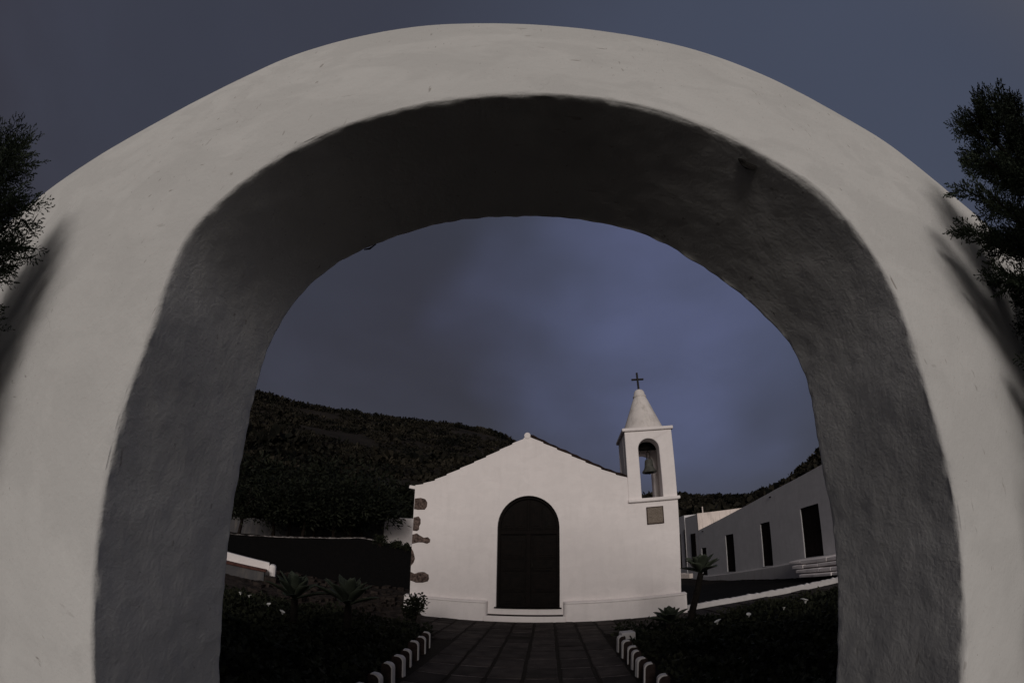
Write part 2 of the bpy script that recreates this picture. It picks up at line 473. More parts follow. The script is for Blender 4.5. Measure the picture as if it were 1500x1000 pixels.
# bell
bx, by = 3.315, 0.55
B = empty('church_bell', (0, 0, 0)); B.location = CH.matrix_basis @ Vector((bx, by, 3.84)); B.rotation_euler = (0, 0, R(-7))
tag(B, 'dark bronze bell hanging in the arched opening of the tower', 'bell')
MB().lathe([(a_ * 1.28, b_ * 1.18) for a_, b_ in [(0.100, 0.012), (0.145, 0.0), (0.160, 0.02), (0.150, 0.05), (0.118, 0.09), (0.098, 0.15), (0.090, 0.23), (0.085, 0.29), (0.062, 0.325), (0.0, 0.335)]], 0, 0, 28).build('body', M['bronze'], B, smooth=True)
MB().lathe([(0.0, 0.01), (0.022, 0.0), (0.026, -0.02), (0.012, -0.04), (0.0, -0.042)], 0, 0, 14).tube([(0, 0, 0.01), (0, 0, 0.30)], 0.007, 6).build('clapper', M['iron'], B, smooth=True)
MB().tube([(-0.045, 0, 0.38), (-0.05, 0, 0.52), (-0.03, 0, 0.60), (0.03, 0, 0.60), (0.05, 0, 0.52), (0.045, 0, 0.38)], 0.015, 8).build('hanger', M['iron'], B, smooth=True)
MB().tube([(0, 0, 0.59), (0, 0, 0.70)], 0.014, 8).build('rod', M['iron'], B, smooth=True)

# plaque
PL = empty('wall_plaque'); PL.location = CH.matrix_basis @ Vector((3.265, 0.0, 2.38)); PL.rotation_euler = (0, 0, R(-7))
tag(PL, 'square brown stone plaque on the wall under the bell tower', 'plaque')
MB().box(-0.20, 0.20, -0.026, 0.0, 0.022, 0.43).build('face', M['plaque'], PL, bevel=0.004)
fm = MB()
fm.box(-0.222, -0.2005, -0.036, 0.0, 0.0, 0.452); fm.box(0.2005, 0.222, -0.036, 0.0, 0.0, 0.452)
fm.box(-0.2004, 0.2004, -0.034, 0.0, 0.0, 0.0215); fm.box(-0.2004, 0.2004, -0.034, 0.0, 0.4305, 0.452)
fm.build('border', M['plaque_frame'], PL, bevel=0.003)

# ------------------------------------------------------------------ gateway arch
FI = [(-.988,.0),(-.99,.5),(-.988,.9),(-.987,1.207),(-.985,1.347),(-.991,1.48),(-.994,1.613),(-.993,1.749),(-.995,1.92),(-.988,2.043),(-1.0,2.15),(-1.017,2.25),(-1.034,2.40),(-1.008,2.50),(-.917,2.643),(-.823,2.752),(-.715,2.84),(-.604,2.92),(-.436,2.991),(-.258,3.045),(-.014,3.091),(.237,3.100),(.49,3.062),(.615,3.014),(.736,2.953),(.853,2.876),(.971,2.794),(1.085,2.695),(1.166,2.54),(1.203,2.422),(1.218,2.296),(1.215,2.179),(1.200,2.06),(1.19,1.96),(1.193,1.768),(1.203,1.605),(1.202,1.41),(1.203,1.26),(1.21,1.045),(1.212,.5),(1.212,.0)]
BI = [(-.985,0),(-.983,1.027),(-.976,1.235),(-.976,1.494),(-.984,1.772),(-.976,2.081),(-.983,2.33),(-.943,2.508),(-.853,2.664),(-.749,2.773),(-.608,2.866),(-.462,2.935),(-.314,2.985),(-.162,3.014),(-.008,3.026),(.223,3.028),(.377,3.004),(.547,2.958),(.681,2.889),(.839,2.775),(.968,2.668),(1.063,2.565),(1.167,2.425),(1.216,2.269),(1.210,2.027),(1.196,1.776),(1.202,1.545),(1.200,1.274),(1.204,.987),(1.206,0)]
FO = [(-4.7,0),(-4.7,1.4),(-4.65,2.5),(-4.3,2.62),(-3.7,2.80),(-2.959,3.05),(-2.511,3.20),(-2.041,3.33),(-1.741,3.463),(-1.465,3.619),(-1.219,3.79),(-.939,3.888),(-.664,3.95),(-.481,3.972),(-.24,3.965),(-.025,3.952),(.416,3.915),(.692,3.888),(.966,3.831),(1.239,3.725),(1.51,3.584),(1.679,3.475),(1.977,3.345),(2.2,3.17),(2.491,2.985),(3.1,2.72),(3.8,2.58),(4.5,2.50),(4.85,2.42),(4.9,1.4),(4.9,0)]
def resample(P, n, key=None):
    P = np.array(P, float)
    # gentle corner cutting, then even spacing
    for _ in range(2):
        Q = [P[0]]
        for a, b in zip(P[:-1], P[1:]):
            Q += [a * .75 + b * .25, a * .25 + b * .75]
        Q.append(P[-1]); P = np.array(Q)
    s = np.r_[0, np.cumsum(np.linalg.norm(np.diff(P, axis=0), axis=1))]
    s /= s[-1]
    t = np.linspace(0, 1, n) if key is None else key
    return np.stack([np.interp(t, s, P[:, 0]), np.interp(t, s, P[:, 1])], 1)
NS = 620
fi = resample(FI, NS)
def angkey(P, ref):
    """sample P so that its points face the points of ref as seen from the opening's middle"""
    return P
bi = resample(BI, NS)
fo = resample(FO, NS)
YF, YB = 0.753, 1.35
loop = []                                     # (kind, a, y)
rb = 0.016
sec = []
for u in np.linspace(0, 1, 5)[:-1]: sec.append(('top', u))
for u in np.linspace(1, 0, 60): sec.append(('front', u))
for k in range(1, 6): sec.append(('rf', k / 6))
for u in np.linspace(0, 1, 40): sec.append(('soff', u))
for k in range(1, 6): sec.append(('rbk', k / 6))
for u in np.linspace(0, 1, 24): sec.append(('back', u))
G = np.zeros((NS, len(sec), 3))
dirn = unit(fo - fi)
for j, (kd, u) in enumerate(sec):
    L = np.linalg.norm(fo - fi, axis=1, keepdims=True)
    if kd == 'top':
        p = fo; y = YB + (YF - YB) * u
    elif kd == 'front':
        p = fi + dirn * (rb + (L - rb) * u); y = YF
    elif kd == 'rf':
        a = u * math.pi / 2
        p = fi + dirn * (rb * (1 - math.sin(a))); y = YF + rb * (1 - math.cos(a))
    elif kd == 'soff':
        y = YF + rb + (YB - YF - 2 * rb) * u
        f = (y - YF) / (YB - YF)
        p = fi * (1 - f) + bi * f
    elif kd == 'rbk':
        a = u * math.pi / 2
        p = bi + dirn * (rb * (1 - math.cos(a))); y = YB - rb * (1 - math.sin(a))
    else:
        p = bi + unit(fo - bi) * (rb + (np.linalg.norm(fo - bi, axis=1, keepdims=True) - rb) * u); y = YB
    G[:, j, 0] = p[:, 0]; G[:, j, 2] = p[:, 1]; G[:, j, 1] = y
# lumpy hand-trowelled surface
nj = len(sec)
tu = np.roll(G, -1, 0) - np.roll(G, 1, 0); tu[0] = G[1] - G[0]; tu[-1] = G[-1] - G[-2]
tv = np.roll(G, -1, 1) - np.roll(G, 1, 1)
Nn = unit(np.cross(tu, tv))
for i in range(NS):
    for j in range(nj):
        x, y, z = G[i, j]
        kd = sec[j][0]
        a = 0.010 * noise.noise((x * 1.6, y * 1.6, z * 1.6)) + 0.0035 * noise.noise((x * 5 + 9, y * 5, z * 5)) + 0.0016 * noise.noise((x * 16, y * 16, z * 16 + 4))
        if kd in ('soff', 'rf', 'rbk'):
            a += 0.005 * noise.noise((x * 3.1 + 20, y * 4, z * 3.1)) + 0.0018 * noise.noise((x * 11, y * 11 + 7, z * 11))
        if kd in ('rf', 'rbk'):
            a += 0.0035 * noise.noise((x * 24, y * 24, z * 24))
        if kd == 'front': a *= 0.55
        G[i, j] += Nn[i, j] * a
am = MB()
vs = G.reshape(-1, 3)
fs = [(i*nj + j, i*nj + (j+1) % nj, (i+1)*nj + (j+1) % nj, (i+1)*nj + j) for i in range(NS-1) for j in range(nj)]
fs += [tuple(range(nj)), tuple((NS-1)*nj + j for j in reversed(range(nj)))]
ORG = (0.1, 1.05, -0.03)
vs = vs.copy(); vs[:, 2] -= 0.03 * (vs[:, 2] < 0.02)
am.add(vs.tolist(), fs)
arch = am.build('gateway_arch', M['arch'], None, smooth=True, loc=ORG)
tag(arch, 'big whitewashed plaster archway in the foreground framing the chapel', 'archway')

# flaked edge of plaster on the soffit, and an old hook under the arch
hk = MB()
hk.tube([(-.652, 1.338, 2.835), (-.63, 1.345, 2.845), (-.60, 1.335, 2.862)], [0.003, 0.005, 0.002], 6)
hk.v = [tuple(np.array(p) - np.array(ORG)) for p in hk.v]
hk.build('hook', M['iron'], arch)
fk = MB()
fp = np.array([(-.035, .0), (-.015, .008), (.01, .012), (.03, .006), (.042, -.008), (.022, -.004), (.0, -.002), (-.02, -.006)])
tdir = np.array([0.80, 0, -0.60]); ydir = np.array([0, 1.0, 0]); ndir = np.array([-0.60, 0, -0.80])
c0 = np.array([0.852, 0.815, 2.862])
vs = [c0 + tdir * p[0] + ydir * p[1] * 1.2 + ndir * (0.006 + 0.010 * (i in (1, 2, 3))) for i, p in enumerate(fp)] + [c0 + tdir * p[0] + ydir * p[1] * 1.2 - ndir * 0.03 for p in fp]
fk.add([tuple(v - np.array(ORG)) for v in vs], [tuple(range(8)), tuple(range(15, 7, -1))] + [(i, (i + 1) % 8, 8 + (i + 1) % 8, 8 + i) for i in range(8)])
fk.build('loose_flake', M['iron'], arch)

# ------------------------------------------------------------------ terrain
def left_band(az):
    """0..1: how far into the left terrace sector (degrees)"""
    return min(1.0, max(0.0, (-9.5 - az) / 2.5))
def bank_top(az):
    return float(np.interp(az, [-60, -35.5, -19, -12.4, -9], [0.9, 1.20, 1.95, 1.83, 1.8]))
def ground_h(x, y):
    if y < 1: return -0.03
    az = math.degrees(math.atan2(x, y)); rho = math.hypot(x, y)
    h = -0.03
    if az < -9.5 and rho > 9.5:
        w = left_band(az)
        a = max(0, min(1, (rho - 9.8) / 4.5)); a = a * a * (3 - 2 * a)
        h += w * 0.33 * a
        bt = bank_top(az)
        b = max(0, min(1, (rho - 15.3) / 1.6))
        h += w * b * (bt - 0.30)
        c = max(0, rho - 18.5)
        h += w * c * 0.04
    if az > 18 and rho > 12.2:
        w = min(1, (az - 18) / 6)
        a = max(0, min(1, (rho - 12.6) / 5)); a = a * a * (3 - 2 * a)
        h -= w * a * 0.42
    return h
gx = np.concatenate([np.linspace(-220, -24, 26), np.linspace(-23, 23, 185), np.linspace(24, 220, 26)])
gy = np.concatenate([np.linspace(-120, -3, 16), np.linspace(-2, 34, 145), np.linspace(36, 260, 30)])
vs = []
for yy in gy:
    for xx in gx:
        h = ground_h(xx, yy)
        if math.hypot(xx, yy) > 9 and not (-2.9 < xx < 9 and 7 < yy < 13):
            h += 0.03 * noise.noise((xx * 0.9, yy * 0.9, 0))
        vs.append((xx, yy, h))
nx = len(gx)
fs = [(j*nx+i, j*nx+i+1, (j+1)*nx+i+1, (j+1)*nx+i) for j in range(len(gy)-1) for i in range(nx-1)]
g = MB().add(vs, fs).build('ground', M['soil'], smooth=True)
tag(g, kind='structure')

def drape(name, mat, polar, dz, kind='structure', na=70, nr=30, rough=0.0):
    """sheet over ground_h: polar = function(az)->(rho0,rho1), az range"""
    az0, az1, fr0, fr1 = polar
    vs = []
    for i in range(na + 1):
        az = az0 + (az1 - az0) * i / na
        r0, r1 = fr0(az), fr1(az)
        for k in range(nr + 1):
            r = r0 + (r1 - r0) * k / nr
            x = r * math.sin(R(az)); y = r * math.cos(R(az))
            edge = min(k, nr - k, i, na - i)
            z = ground_h(x, y) + dz + (rough * noise.noise((x * 2.2, y * 2.2, 3)) + rough * 0.6 * noise.noise((x * 6, y * 6, 3)) if edge > 0 else -0.03)
            vs.append((x, y, z))
    m = nr + 1
    fs = [(i*m+k, (i+1)*m+k, (i+1)*m+k+1, i*m+k+1) for i in range(na) for k in range(nr)]
    o = MB().add(vs, fs).build(name, mat, smooth=True)
    return tag(o, kind=kind)
drape('cinder_bank', M['cinder'], (-52, -9.7, lambda a: 15.1, lambda a: 16.95), 0.075, rough=0.02)
drape('terrace', M['rubble'], (-50, -11.0, lambda a: 9.9 + 0.5 * math.sin(a * .7), lambda a: 15.3), 0.055, rough=0.05)
drape('cinder_bed', M['cinder'], (20.5, 60, lambda a: float(np.interp(a, [20, 23, 31, 41.5, 60], [12.4, 12.1, 12.6, 12.75, 13.0])), lambda a: 24.0), 0.05, rough=0.03)

# ------------------------------------------------------------------ paving
pv = MB(); ca, sa = math.cos(R(-5)), math.sin(R(-5))
def in_path(x, y):
    if y < 8.7:
        return -1.22 < x < np.interp(y, [1, 5, 8.7], [1.40, 1.52, 1.80]) and y > 1.5
    lim = np.interp(x, [-4, -2.5, 4.3, 6.3, 8.3, 12], [10.6, 11.2, 10.4, 10.25, 9.0, 6.2])
    low = np.interp(x, [-4, 1.8, 3.6, 5.4, 7.1, 12], [8.9, 8.7, 8.9, 9.05, 7.95, 5.2])
    return -3.2 < x < 11 and low < y < lim + 0.6 - (0.5 if x > 4.2 else 0)
vb = [1.0]
while vb[-1] < 18: vb.append(vb[-1] + (0.58 if vb[-1] < 7.2 else 0.385))
mt = MB()
for r in range(len(vb) - 1):
    for c in range(-26, 30):
        u0 = c * 0.465 + 0.17; v0 = vb[r]; pv_h = vb[r + 1] - vb[r]
        x = ca * (u0 + .23) - sa * (v0 + pv_h / 2); y = sa * (u0 + .23) + ca * (v0 + pv_h / 2)
        if not in_path(x, y): continue
        halves = 1
        # worn pale mortar along the cross joint
        m0, m1 = u0 + random.uniform(.02, .06), u0 + 0.465 - random.uniform(.02, .06)
        q = [(m0, v0 - .018), (m1, v0 - .018 + random.uniform(-.006, .006)), (m1, v0 + .016), (m0, v0 + .016 + random.uniform(-.006, .006))]
        if random.random() < .9: mt.add([(ca * a_ - sa * b_, sa * a_ + ca * b_, -0.002) for a_, b_ in q], [(0, 1, 2, 3)])
        for hh in range(halves):
            hgt = random.uniform(-0.006, 0.006); a = random.uniform(-0.012, 0.012)
            gapu, gapv = 0.026 + random.uniform(-.006, .010), 0.020 + random.uniform(-.006, .010)
            lu0, lu1 = u0 + gapu, u0 + 0.465 - gapu
            dv = pv_h / halves
            lv0, lv1 = v0 + hh * dv + gapv, v0 + (hh + 1) * dv - gapv
            pts = [(lu0, lv0), (lu1, lv0), (lu1, lv1), (lu0, lv1)]
            ti = [random.uniform(-0.004, 0.004) for _ in range(4)]
            P = []
            for (lu, lv), t in zip(pts, ti):
                lu += random.uniform(-.004, .004); lv += random.uniform(-.004, .004)
                P.append((ca * lu - sa * lv, sa * lu + ca * lv, hgt + t))
            ctr = np.mean(P, 0)
            inn = [tuple(ctr + (np.array(p) - ctr) * 0.93 + np.array([0, 0, 0.006])) for p in P]
            lo = [(p[0], p[1], -0.035) for p in P]
            pv.add(lo + P + inn, [(0,1,5,4),(1,2,6,5),(2,3,7,6),(3,0,4,7),(4,5,9,8),(5,6,10,9),(6,7,11,10),(7,4,8,11),(8,9,10,11)])
tag(pv.build('path', M['slab']), kind='structure')
tag(mt.build('path_mortar', M['mortar']), kind='structure')
jb = MB()
def strip(poly, z): 
    t = tessellate_polygon([[Vector((p[0], p[1], 0)) for p in poly]])
    jb.add([(p[0], p[1], z) for p in poly], t)
strip([(-1.30, 1.45), (1.50, 1.45), (1.60, 5.2), (1.85, 8.6), (3.6, 8.7), (5.4, 8.8), (7.1, 7.7), (10.5, 5.2), (11.2, 6.2), (8.4, 9.2), (6.3, 10.5), (4.4, 10.95), (-2.45, 11.6), (-3.4, 11.3), (-3.4, 8.8), (-1.30, 8.6)], -0.014)
tag(jb.build('path_bed', M['joint']), kind='structure')

# ------------------------------------------------------------------ kerb stones
def kerb_profile(w, h, r=0.06, n=6):
    """outline in x,z; path side is +x at x=0 .. body reaches -w"""
    p = [(0, -0.05), (0, h - r)]
    for k in range(1, n + 1):
        a = math.pi / 2 * k / n
        p.append((-r + r * math.cos(a), h - r + r * math.sin(a)))
    p.append((-w + 0.04, h))
    for k in range(1, 4):
        a = math.pi / 2 * k / 3
        p.append((-w + 0.04 - 0.04 * math.sin(a), h - 0.04 + 0.04 * math.cos(a)))
    p.append((-w, -0.05))
    return p
def kerb_stone(x, y, side, h, w, th, lean, label, group):
    t = empty('kerb_stone', (x, y, 0), R(-4) + lean)
    tag(t, label, 'kerb stone', group)
    s = 1 if side < 0 else -1            # left row: path lies on +x
    pr = [(s * a, b) for a, b in kerb_profile(w, h)]
    MB().prism(pr, 0.0, th).build('stone', M['kerb'], t, bevel=0.006)
    # whitewash laid over the path side and the top
    n = 9
    op = kerb_profile(w, h)[:n]
    out = []
    cx, cz = -w / 2, h / 2
    mb = MB(); vs = []
    for (a, b) in op:
        b = max(b, 0.005)
        k = 0.005
        nxn = (k if a > -0.059 else 0, k if b > h - 0.06 else 0)
        vs += [(s * (a + nxn[0]), -0.003, b + nxn[1]), (s * (a + nxn[0]), th + 0.003, b + nxn[1]), (s * (a - 0.010), th + 0.003, b - (0.010 if b > h - .06 else 0)), (s * (a - 0.010), -0.003, b - (0.010 if b > h - .06 else 0))]
    fs = []
    for i in range(n - 1):
        for k in range(4):
            fs.append((i*4+k, i*4+(k+1) % 4, (i+1)*4+(k+1) % 4, (i+1)*4+k))
    fs += [(0, 1, 2, 3), ((n-1)*4+3, (n-1)*4+2, (n-1)*4+1, (n-1)*4)]
    mb.add(vs, fs).build('painted_edge', M['rim'], t)
ORD = ['first', 'second', 'third', 'fourth', 'fifth', 'sixth', 'seventh', 'eighth', 'ninth', 'tenth']
ysL = [7.28, 6.80, 6.33, 5.87, 5.34, 4.86, 4.40, 3.95]
for i, y in enumerate(ysL):
    kerb_stone(-1.26 + random.uniform(-.015, .015), y, -1, 0.285 + random.uniform(-.03, .025), 0.135 + random.uniform(-.02, .02), 0.075 + random.uniform(-.012, .012), random.uniform(-.13, .13),
               f'{ORD[i]} white-edged kerb stone counted from the chapel, left of the path', 'kerb stones left of the path')
ysR = [6.92, 6.46, 6.07, 5.72, 5.33, 4.90, 4.35, 3.90]
for i, y in enumerate(ysR):
    kerb_stone(float(np.interp(y, [4, 5, 7], [1.49, 1.54, 1.74])) + random.uniform(-.012, .012), y, 1, 0.285 + random.uniform(-.03, .025), 0.135 + random.uniform(-.02, .02), 0.075 + random.uniform(-.012, .012), random.uniform(-.13, .13),
               f'{ORD[i]} white-edged kerb stone counted from the chapel, right of the path', 'kerb stones right of the path')
cb = MB(); cb.box(1.80, 2.03, 6.98, 7.20, 0.0, 0.32)
o = cb.build('painted_block', M['rim'], None, bevel=0.02, recenter=True)
tag(o, 'squat white painted block behind the first kerb stone right of the path', 'stone block')

# ------------------------------------------------------------------ low white wall on the right
def ribbon_wall(pts, h, th, name, mat, jag=0.0, zbase=None, step=0.12, seed=0):
    P = []
    for a, b in zip(pts[:-1], pts[1:]):
        n = max(2, int(math.dist(a[:2], b[:2]) / step))
        for k in range(n): P.append([a[q] + (b[q] - a[q]) * k / n for q in range(len(a))])
    P.append(list(pts[-1]))
    vs = []
    for i, p in enumerate(P):
        a = P[max(0, i-1)]; b = P[min(len(P)-1, i+1)]
        d = Vector((b[0]-a[0], b[1]-a[1], 0)).normalized(); nn = Vector((-d.y, d.x, 0))
        zb = p[2] if len(p) > 2 else 0
        hh = (p[3] if len(p) > 3 else h) + (jag * (noise.noise((i * 0.9, seed, 0)) + 0.8 * noise.noise((i * 2.3, seed, 4))) if jag else 0)
        for (o_, z) in ((0, zb - 0.1), (0, zb + hh - 0.02), (0.02, zb + hh), (th - 0.02, zb + hh * 1.0), (th, zb + hh - 0.02), (th, zb - 0.1)):
            w = 0.012 * noise.noise((p[0] * 2, p[1] * 2, z * 3)) if jag else 0
            vs.append((p[0] + nn.x * (o_ + w), p[1] + nn.y * (o_ + w), z))
    m = 6
    fs = [(i*m+k, (i+1)*m+k, (i+1)*m+(k+1) % m, i*m+(k+1) % m) for i in range(len(P)-1) for k in range(m)]
    fs += [tuple(range(m)), tuple((len(P)-1)*m + k for k in reversed(range(m)))]
    return MB().add(vs, fs), P
mb, _ = ribbon_wall([(4.50, 10.72), (5.4, 10.72), (6.32, 10.52), (7.3, 10.05), (8.3, 9.32), (9.6, 8.2), (11.5, 6.2)], 0.125, 0.16, 'low_wall', M['rim'], jag=0.03, step=0.07)
o = mb.build('low_wall', M['rim'], None, recenter=True)
tag(o, 'knee-low whitewashed rubble border curving right from the chapel', 'low wall')

# ------------------------------------------------------------------ long white building on the right
BX = 11.8
def bz_top(y): return float(np.interp(y, [6, 13.4, 16.7, 20.5, 25.7, 34], [4.45, 3.90, 3.68, 3.30, 2.74, 2.2]))
def bz_base(y): return float(np.interp(y, [6, 13.4, 22, 30], [0.80, 0.465, -0.01, -0.45]))
BD = empty('long_building', (BX, 18.0, -0.6))
tag(BD, 'long low flat-roofed white building with dark doors right of the chapel', 'building')
def bl(mb): 
    mb.v = [(p[0] - BX, p[1] - 18.0, p[2] + 0.6) for p in mb.v]; return mb
# openings in y,z on the wall plane: door (y0,y1)
def ray_y(az): return BX / math.tan(R(az))
doors = [(13.85, 15.10), (17.55, 18.40), (21.2, 22.15), (24.75, 25.45)]
def wall_yz(poly, holes, x0, x1):
    mb = MB().prism(poly, x0, x1, holes)
    mb.v = [(p[1], p[0], p[2]) for p in mb.v]
    return mb
holes = []
dd = []
for (a, b) in doors:
    z0a, z0b = bz_base(a) + 0.02, bz_base(b) + 0.02
    z0 = (z0a + z0b) / 2 - 0.02
    zt = z0 + 2.10 if a < 24 else z0 + 1.75
    holes.append([(a, z0), (b, z0), (b, zt), (a, zt)]); dd.append((a, b, z0, zt))
poly = [(6, -0.6), (25.7, -0.6), (25.7, bz_top(25.7)), (20.5, bz_top(20.5)), (16.7, bz_top(16.7)), (13.4, bz_top(13.4)), (6, bz_top(6))]
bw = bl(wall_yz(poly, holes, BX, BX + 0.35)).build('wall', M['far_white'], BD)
# roof slab, set under the parapet
rf = MB()
ysr = [6, 13.4, 16.7, 20.5, 25.7]
vs = [(BX + 0.35, y, bz_top(y) - 0.25) for y in ysr] + [(BX + 7, y, bz_top(y) - 0.25) for y in ysr]
rf.add(vs, [(i, i+1, 5+i+1, 5+i) for i in range(4)])
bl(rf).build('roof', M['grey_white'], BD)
bl(MB().box(BX + 0.36, BX + 7, 5.8, 6.0, -0.6, 4.4)).build('end_wall', M['far_white'], BD)
for (a, b, z0, zt) in dd:
    d = MB(); d.box(BX + 0.10, BX + 0.15, a, b, z0, zt)
    dr = bl(d).build('door', M['shutter'], BD)
    f = MB(); f.box(BX + 0.05, BX + 0.099, a, a + 0.07, z0, zt - 0.07); f.box(BX + 0.05, BX + 0.099, b - 0.07, b, z0, zt - 0.07); f.box(BX + 0.05, BX + 0.099, a, b, zt - 0.069, zt)
    bl(f).build('door_frame', M['wood2'], dr)
    q = MB(); mid = (a + b) / 2
    for (u, v_) in ((a + 0.10, mid - 0.02), (mid + 0.02, b - 0.10)):
        for (w0, w1) in ((0.1, 0.9), (1.0, zt - z0 - 0.12)):
            q.box(BX + 0.082, BX + 0.099, u, v_, z0 + w0, z0 + w1)
    bl(q).build('panels', M['shutter'], dr)
    bl(MB().box(BX - 0.03, BX + 0.16, a - 0.04, b + 0.04, z0 - 0.05, z0 - 0.002)).build('threshold', M['grey_white'], dr)
# grey plinth with a dark shadow-ledge on it
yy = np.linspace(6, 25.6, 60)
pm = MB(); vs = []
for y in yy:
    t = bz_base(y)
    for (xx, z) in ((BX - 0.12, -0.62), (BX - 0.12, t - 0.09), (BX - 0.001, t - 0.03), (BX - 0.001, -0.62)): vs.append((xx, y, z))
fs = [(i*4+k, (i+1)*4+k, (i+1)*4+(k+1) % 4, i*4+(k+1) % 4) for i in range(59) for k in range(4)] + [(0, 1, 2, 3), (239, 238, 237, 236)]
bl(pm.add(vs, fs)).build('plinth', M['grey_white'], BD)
# stone stair up along the wall to the nearest door
def stair():
    z0 = bz_base(14.2) - 0.02
    for k in range(4):
        m = MB()
        top_ = z0 - 0.17 * k
        y1 = 15.25 - 0.36 * k
        n = 4
        y = y1
        while y > 9.5:
            L = random.uniform(0.5, 1.1)
            m.box(BX - 0.75 + random.uniform(-.03, .03) - 0.12 * k, BX - 0.125 - 0.001 * k, y - L + 0.02, y, top_ - 0.125 + random.uniform(-.015, .015), top_ + random.uniform(-.012, .012))
            y -= L
        bl(m).build('step', M['white'], BD, bevel=0.02)
stair()
# higher far blocks
ub = MB()
ub.box(BX + 0.02, BX + 5.2, 25.75, 27.8, -0.6, 3.80)
bl(ub).build('upper_block', M['far_white'], BD)
pp = MB(); pp.box(BX, BX + 5.2, 25.70, 25.745, -0.6, 3.84)
bl(pp).build('parapet', M['stain_white'], BD)
u2 = MB(); u2.box(BX - 0.02, BX + 4.5, 27.85, 36, -0.6, 3.97)
bl(u2).build('far_block', M['far_white'], BD)
for (a, b, z0, z1) in ((26.25, 26.95, 0.45, 2.6), (28.7, 29.4, 0.35, 2.75), (32.0, 32.7, 0.35, 2.75)):
    xx = BX if a < 27.5 else BX - 0.04
    bl(MB().box(xx - 0.03, xx + 0.015, a, b, z0, z1)).build('window', M['shutter'], BD)
bl(MB().tube([(BX + 0.45, 25.80, 3.8), (BX + 0.45, 25.80, 4.25)], 0.04, 8)).build('vent_pipe', M['stain_white'], BD)
# spouts poking through the parapet
for y, zz in ((17.2, 3.42), (25.0, 2.62)):
    bl(MB().tube([(BX + 0.02, y, zz), (BX - 0.10, y, zz - 0.01)], 0.035, 8)).build('spout', M['iron'], BD)
bl(MB().tube([(BX - 0.06, 27.9, 3.0), (BX - 0.06, 27.9, 0.55), (BX - 0.25, 27.4, 0.30)], 0.04, 8)).build('drainpipe', M['iron'], BD)

# white ledge at the foot of the building's far end
mb, _ = ribbon_wall([(BX - 0.35, 26.2, -0.2, 0.20), (BX - 0.9, 28.2, -0.15, 0.24), (BX - 1.6, 33, -0.1, 0.3)], 0.4, 0.3, 'x', None, jag=0.05, step=0.2)
o = mb.build('rubble_ledge', M['stain_white'], None, recenter=True)
tag(o, 'pale rubble ledge along the foot of the far building end, beside the chapel', 'low wall')

# ------------------------------------------------------------------ terrace wall, edging, bench wall on the left
def pol(az, rho): return (rho * math.sin(R(az)), rho * math.cos(R(az)))
def ztan(t, rho): return 1.64 + t * rho
def wall_run(rows, mat, label):
    pts = []
    for az, rho, t in rows:
        x, y = pol(az, rho); pts.append((x, y, 0.6, ztan(t, rho) - 0.6))
    mb, _ = ribbon_wall(pts, 1, 0.3, 'x', None, jag=0.02, step=0.5)
    tag(mb.build('boundary_wall', mat, None, recenter=True), label, 'wall')
wall_run(((-58, 24, -0.02), (-46, 22, 0.0), (-35, 20.5, 0.018), (-26, 20, 0.048), (-16.4, 20, 0.072)), M['shade_painted_white'], 'long boundary wall with shade painted in, behind the row of terrace trees')  # shade under the trees is carried by this length's dark colour
wall_run(((-16.3, 19.75, 0.078), (-12.8, 19.8, 0.081), (-8, 20.2, 0.082)), M['white'], 'bright white end of the boundary wall between the last tree and the chapel')

pts = []
for az, t in ((-52, -0.05), (-44, -0.036), (-35.5, -0.024), (-27, 0.0), (-19.1, 0.021), (-15.5, 0.0185), (-10.5, 0.012)):
    rho = 16.95
    x, y = pol(az, rho); zt = ztan(t, rho) + 0.05; pts.append((x, y, zt - 0.13, 0.13 if az < -17 else 0.08))
mb, _ = ribbon_wall(pts, 0.13, 0.2, 'x', None, jag=0.035, step=0.09, seed=3)
o = mb.build('stone_edging', M['edging'], None, recenter=True)
tag(o, 'thin whitewashed stone edging along the top of the dark bank', 'edging')

BW = empty('bench_wall', (*pol(-33, 12.9), 0.05))
tag(BW, 'low white wall with a brown ledge left of the agaves', 'low wall')
ax, ay = pol(-30.6, 12.8); bx_, by_ = pol(-48, 13.6)
d = Vector((bx_ - ax, by_ - ay, 0)); Lw = d.length; d.normalize(); nn = Vector((d.y, -d.x, 0))
if nn.y > 0: nn = -nn                        # towards the camera
def bwbox(s0, s1, f0, f1, z0, z1, name, mat, bev=0.02, z1e=None):
    """s along the wall, f towards the camera"""
    vs = []
    for s in (s0, s1):
        for (f, z) in ((f0, z0), (f1, z0), (f1, z1 if s == s0 or z1e is None else z1e), (f0, z1 if s == s0 or z1e is None else z1e)):
            p = Vector((ax, ay, 0)) + d * s + nn * f
            vs.append((p.x - BW.location.x, p.y - BW.location.y, z - BW.location.z))
    return MB().add(vs, [(0,1,2,3),(7,6,5,4),(0,4,5,1),(1,5,6,2),(2,6,7,3),(3,7,4,0)]).build(name, mat, BW, bevel=bev)
bwbox(0.0, Lw, -0.28, -0.02, 0.0, 0.77, 'back_wall', M['white'], z1e=0.92)
bwbox(0.06, Lw, -0.019, 0.40, 0.52, 0.575, 'ledge', M['brown_tile'], 0.008, z1e=0.62)
bwbox(0.10, Lw, -0.019, 0.36, 0.0, 0.518, 'front_wall', M['shade_painted_white'], z1e=0.55)  # white front, its shade put into the colour
bwbox(-0.20, -0.002, -0.30, 0.10, 0.0, 0.74, 'end_post', M['white'], 0.07)
for k in range(3):
    bwbox(-0.25 - 0.28 * k, 0.08 - 0.28 * k, 0.12, 0.62, -0.02, 0.42 - 0.13 * k, 'step', M['rubble'], 0.02)

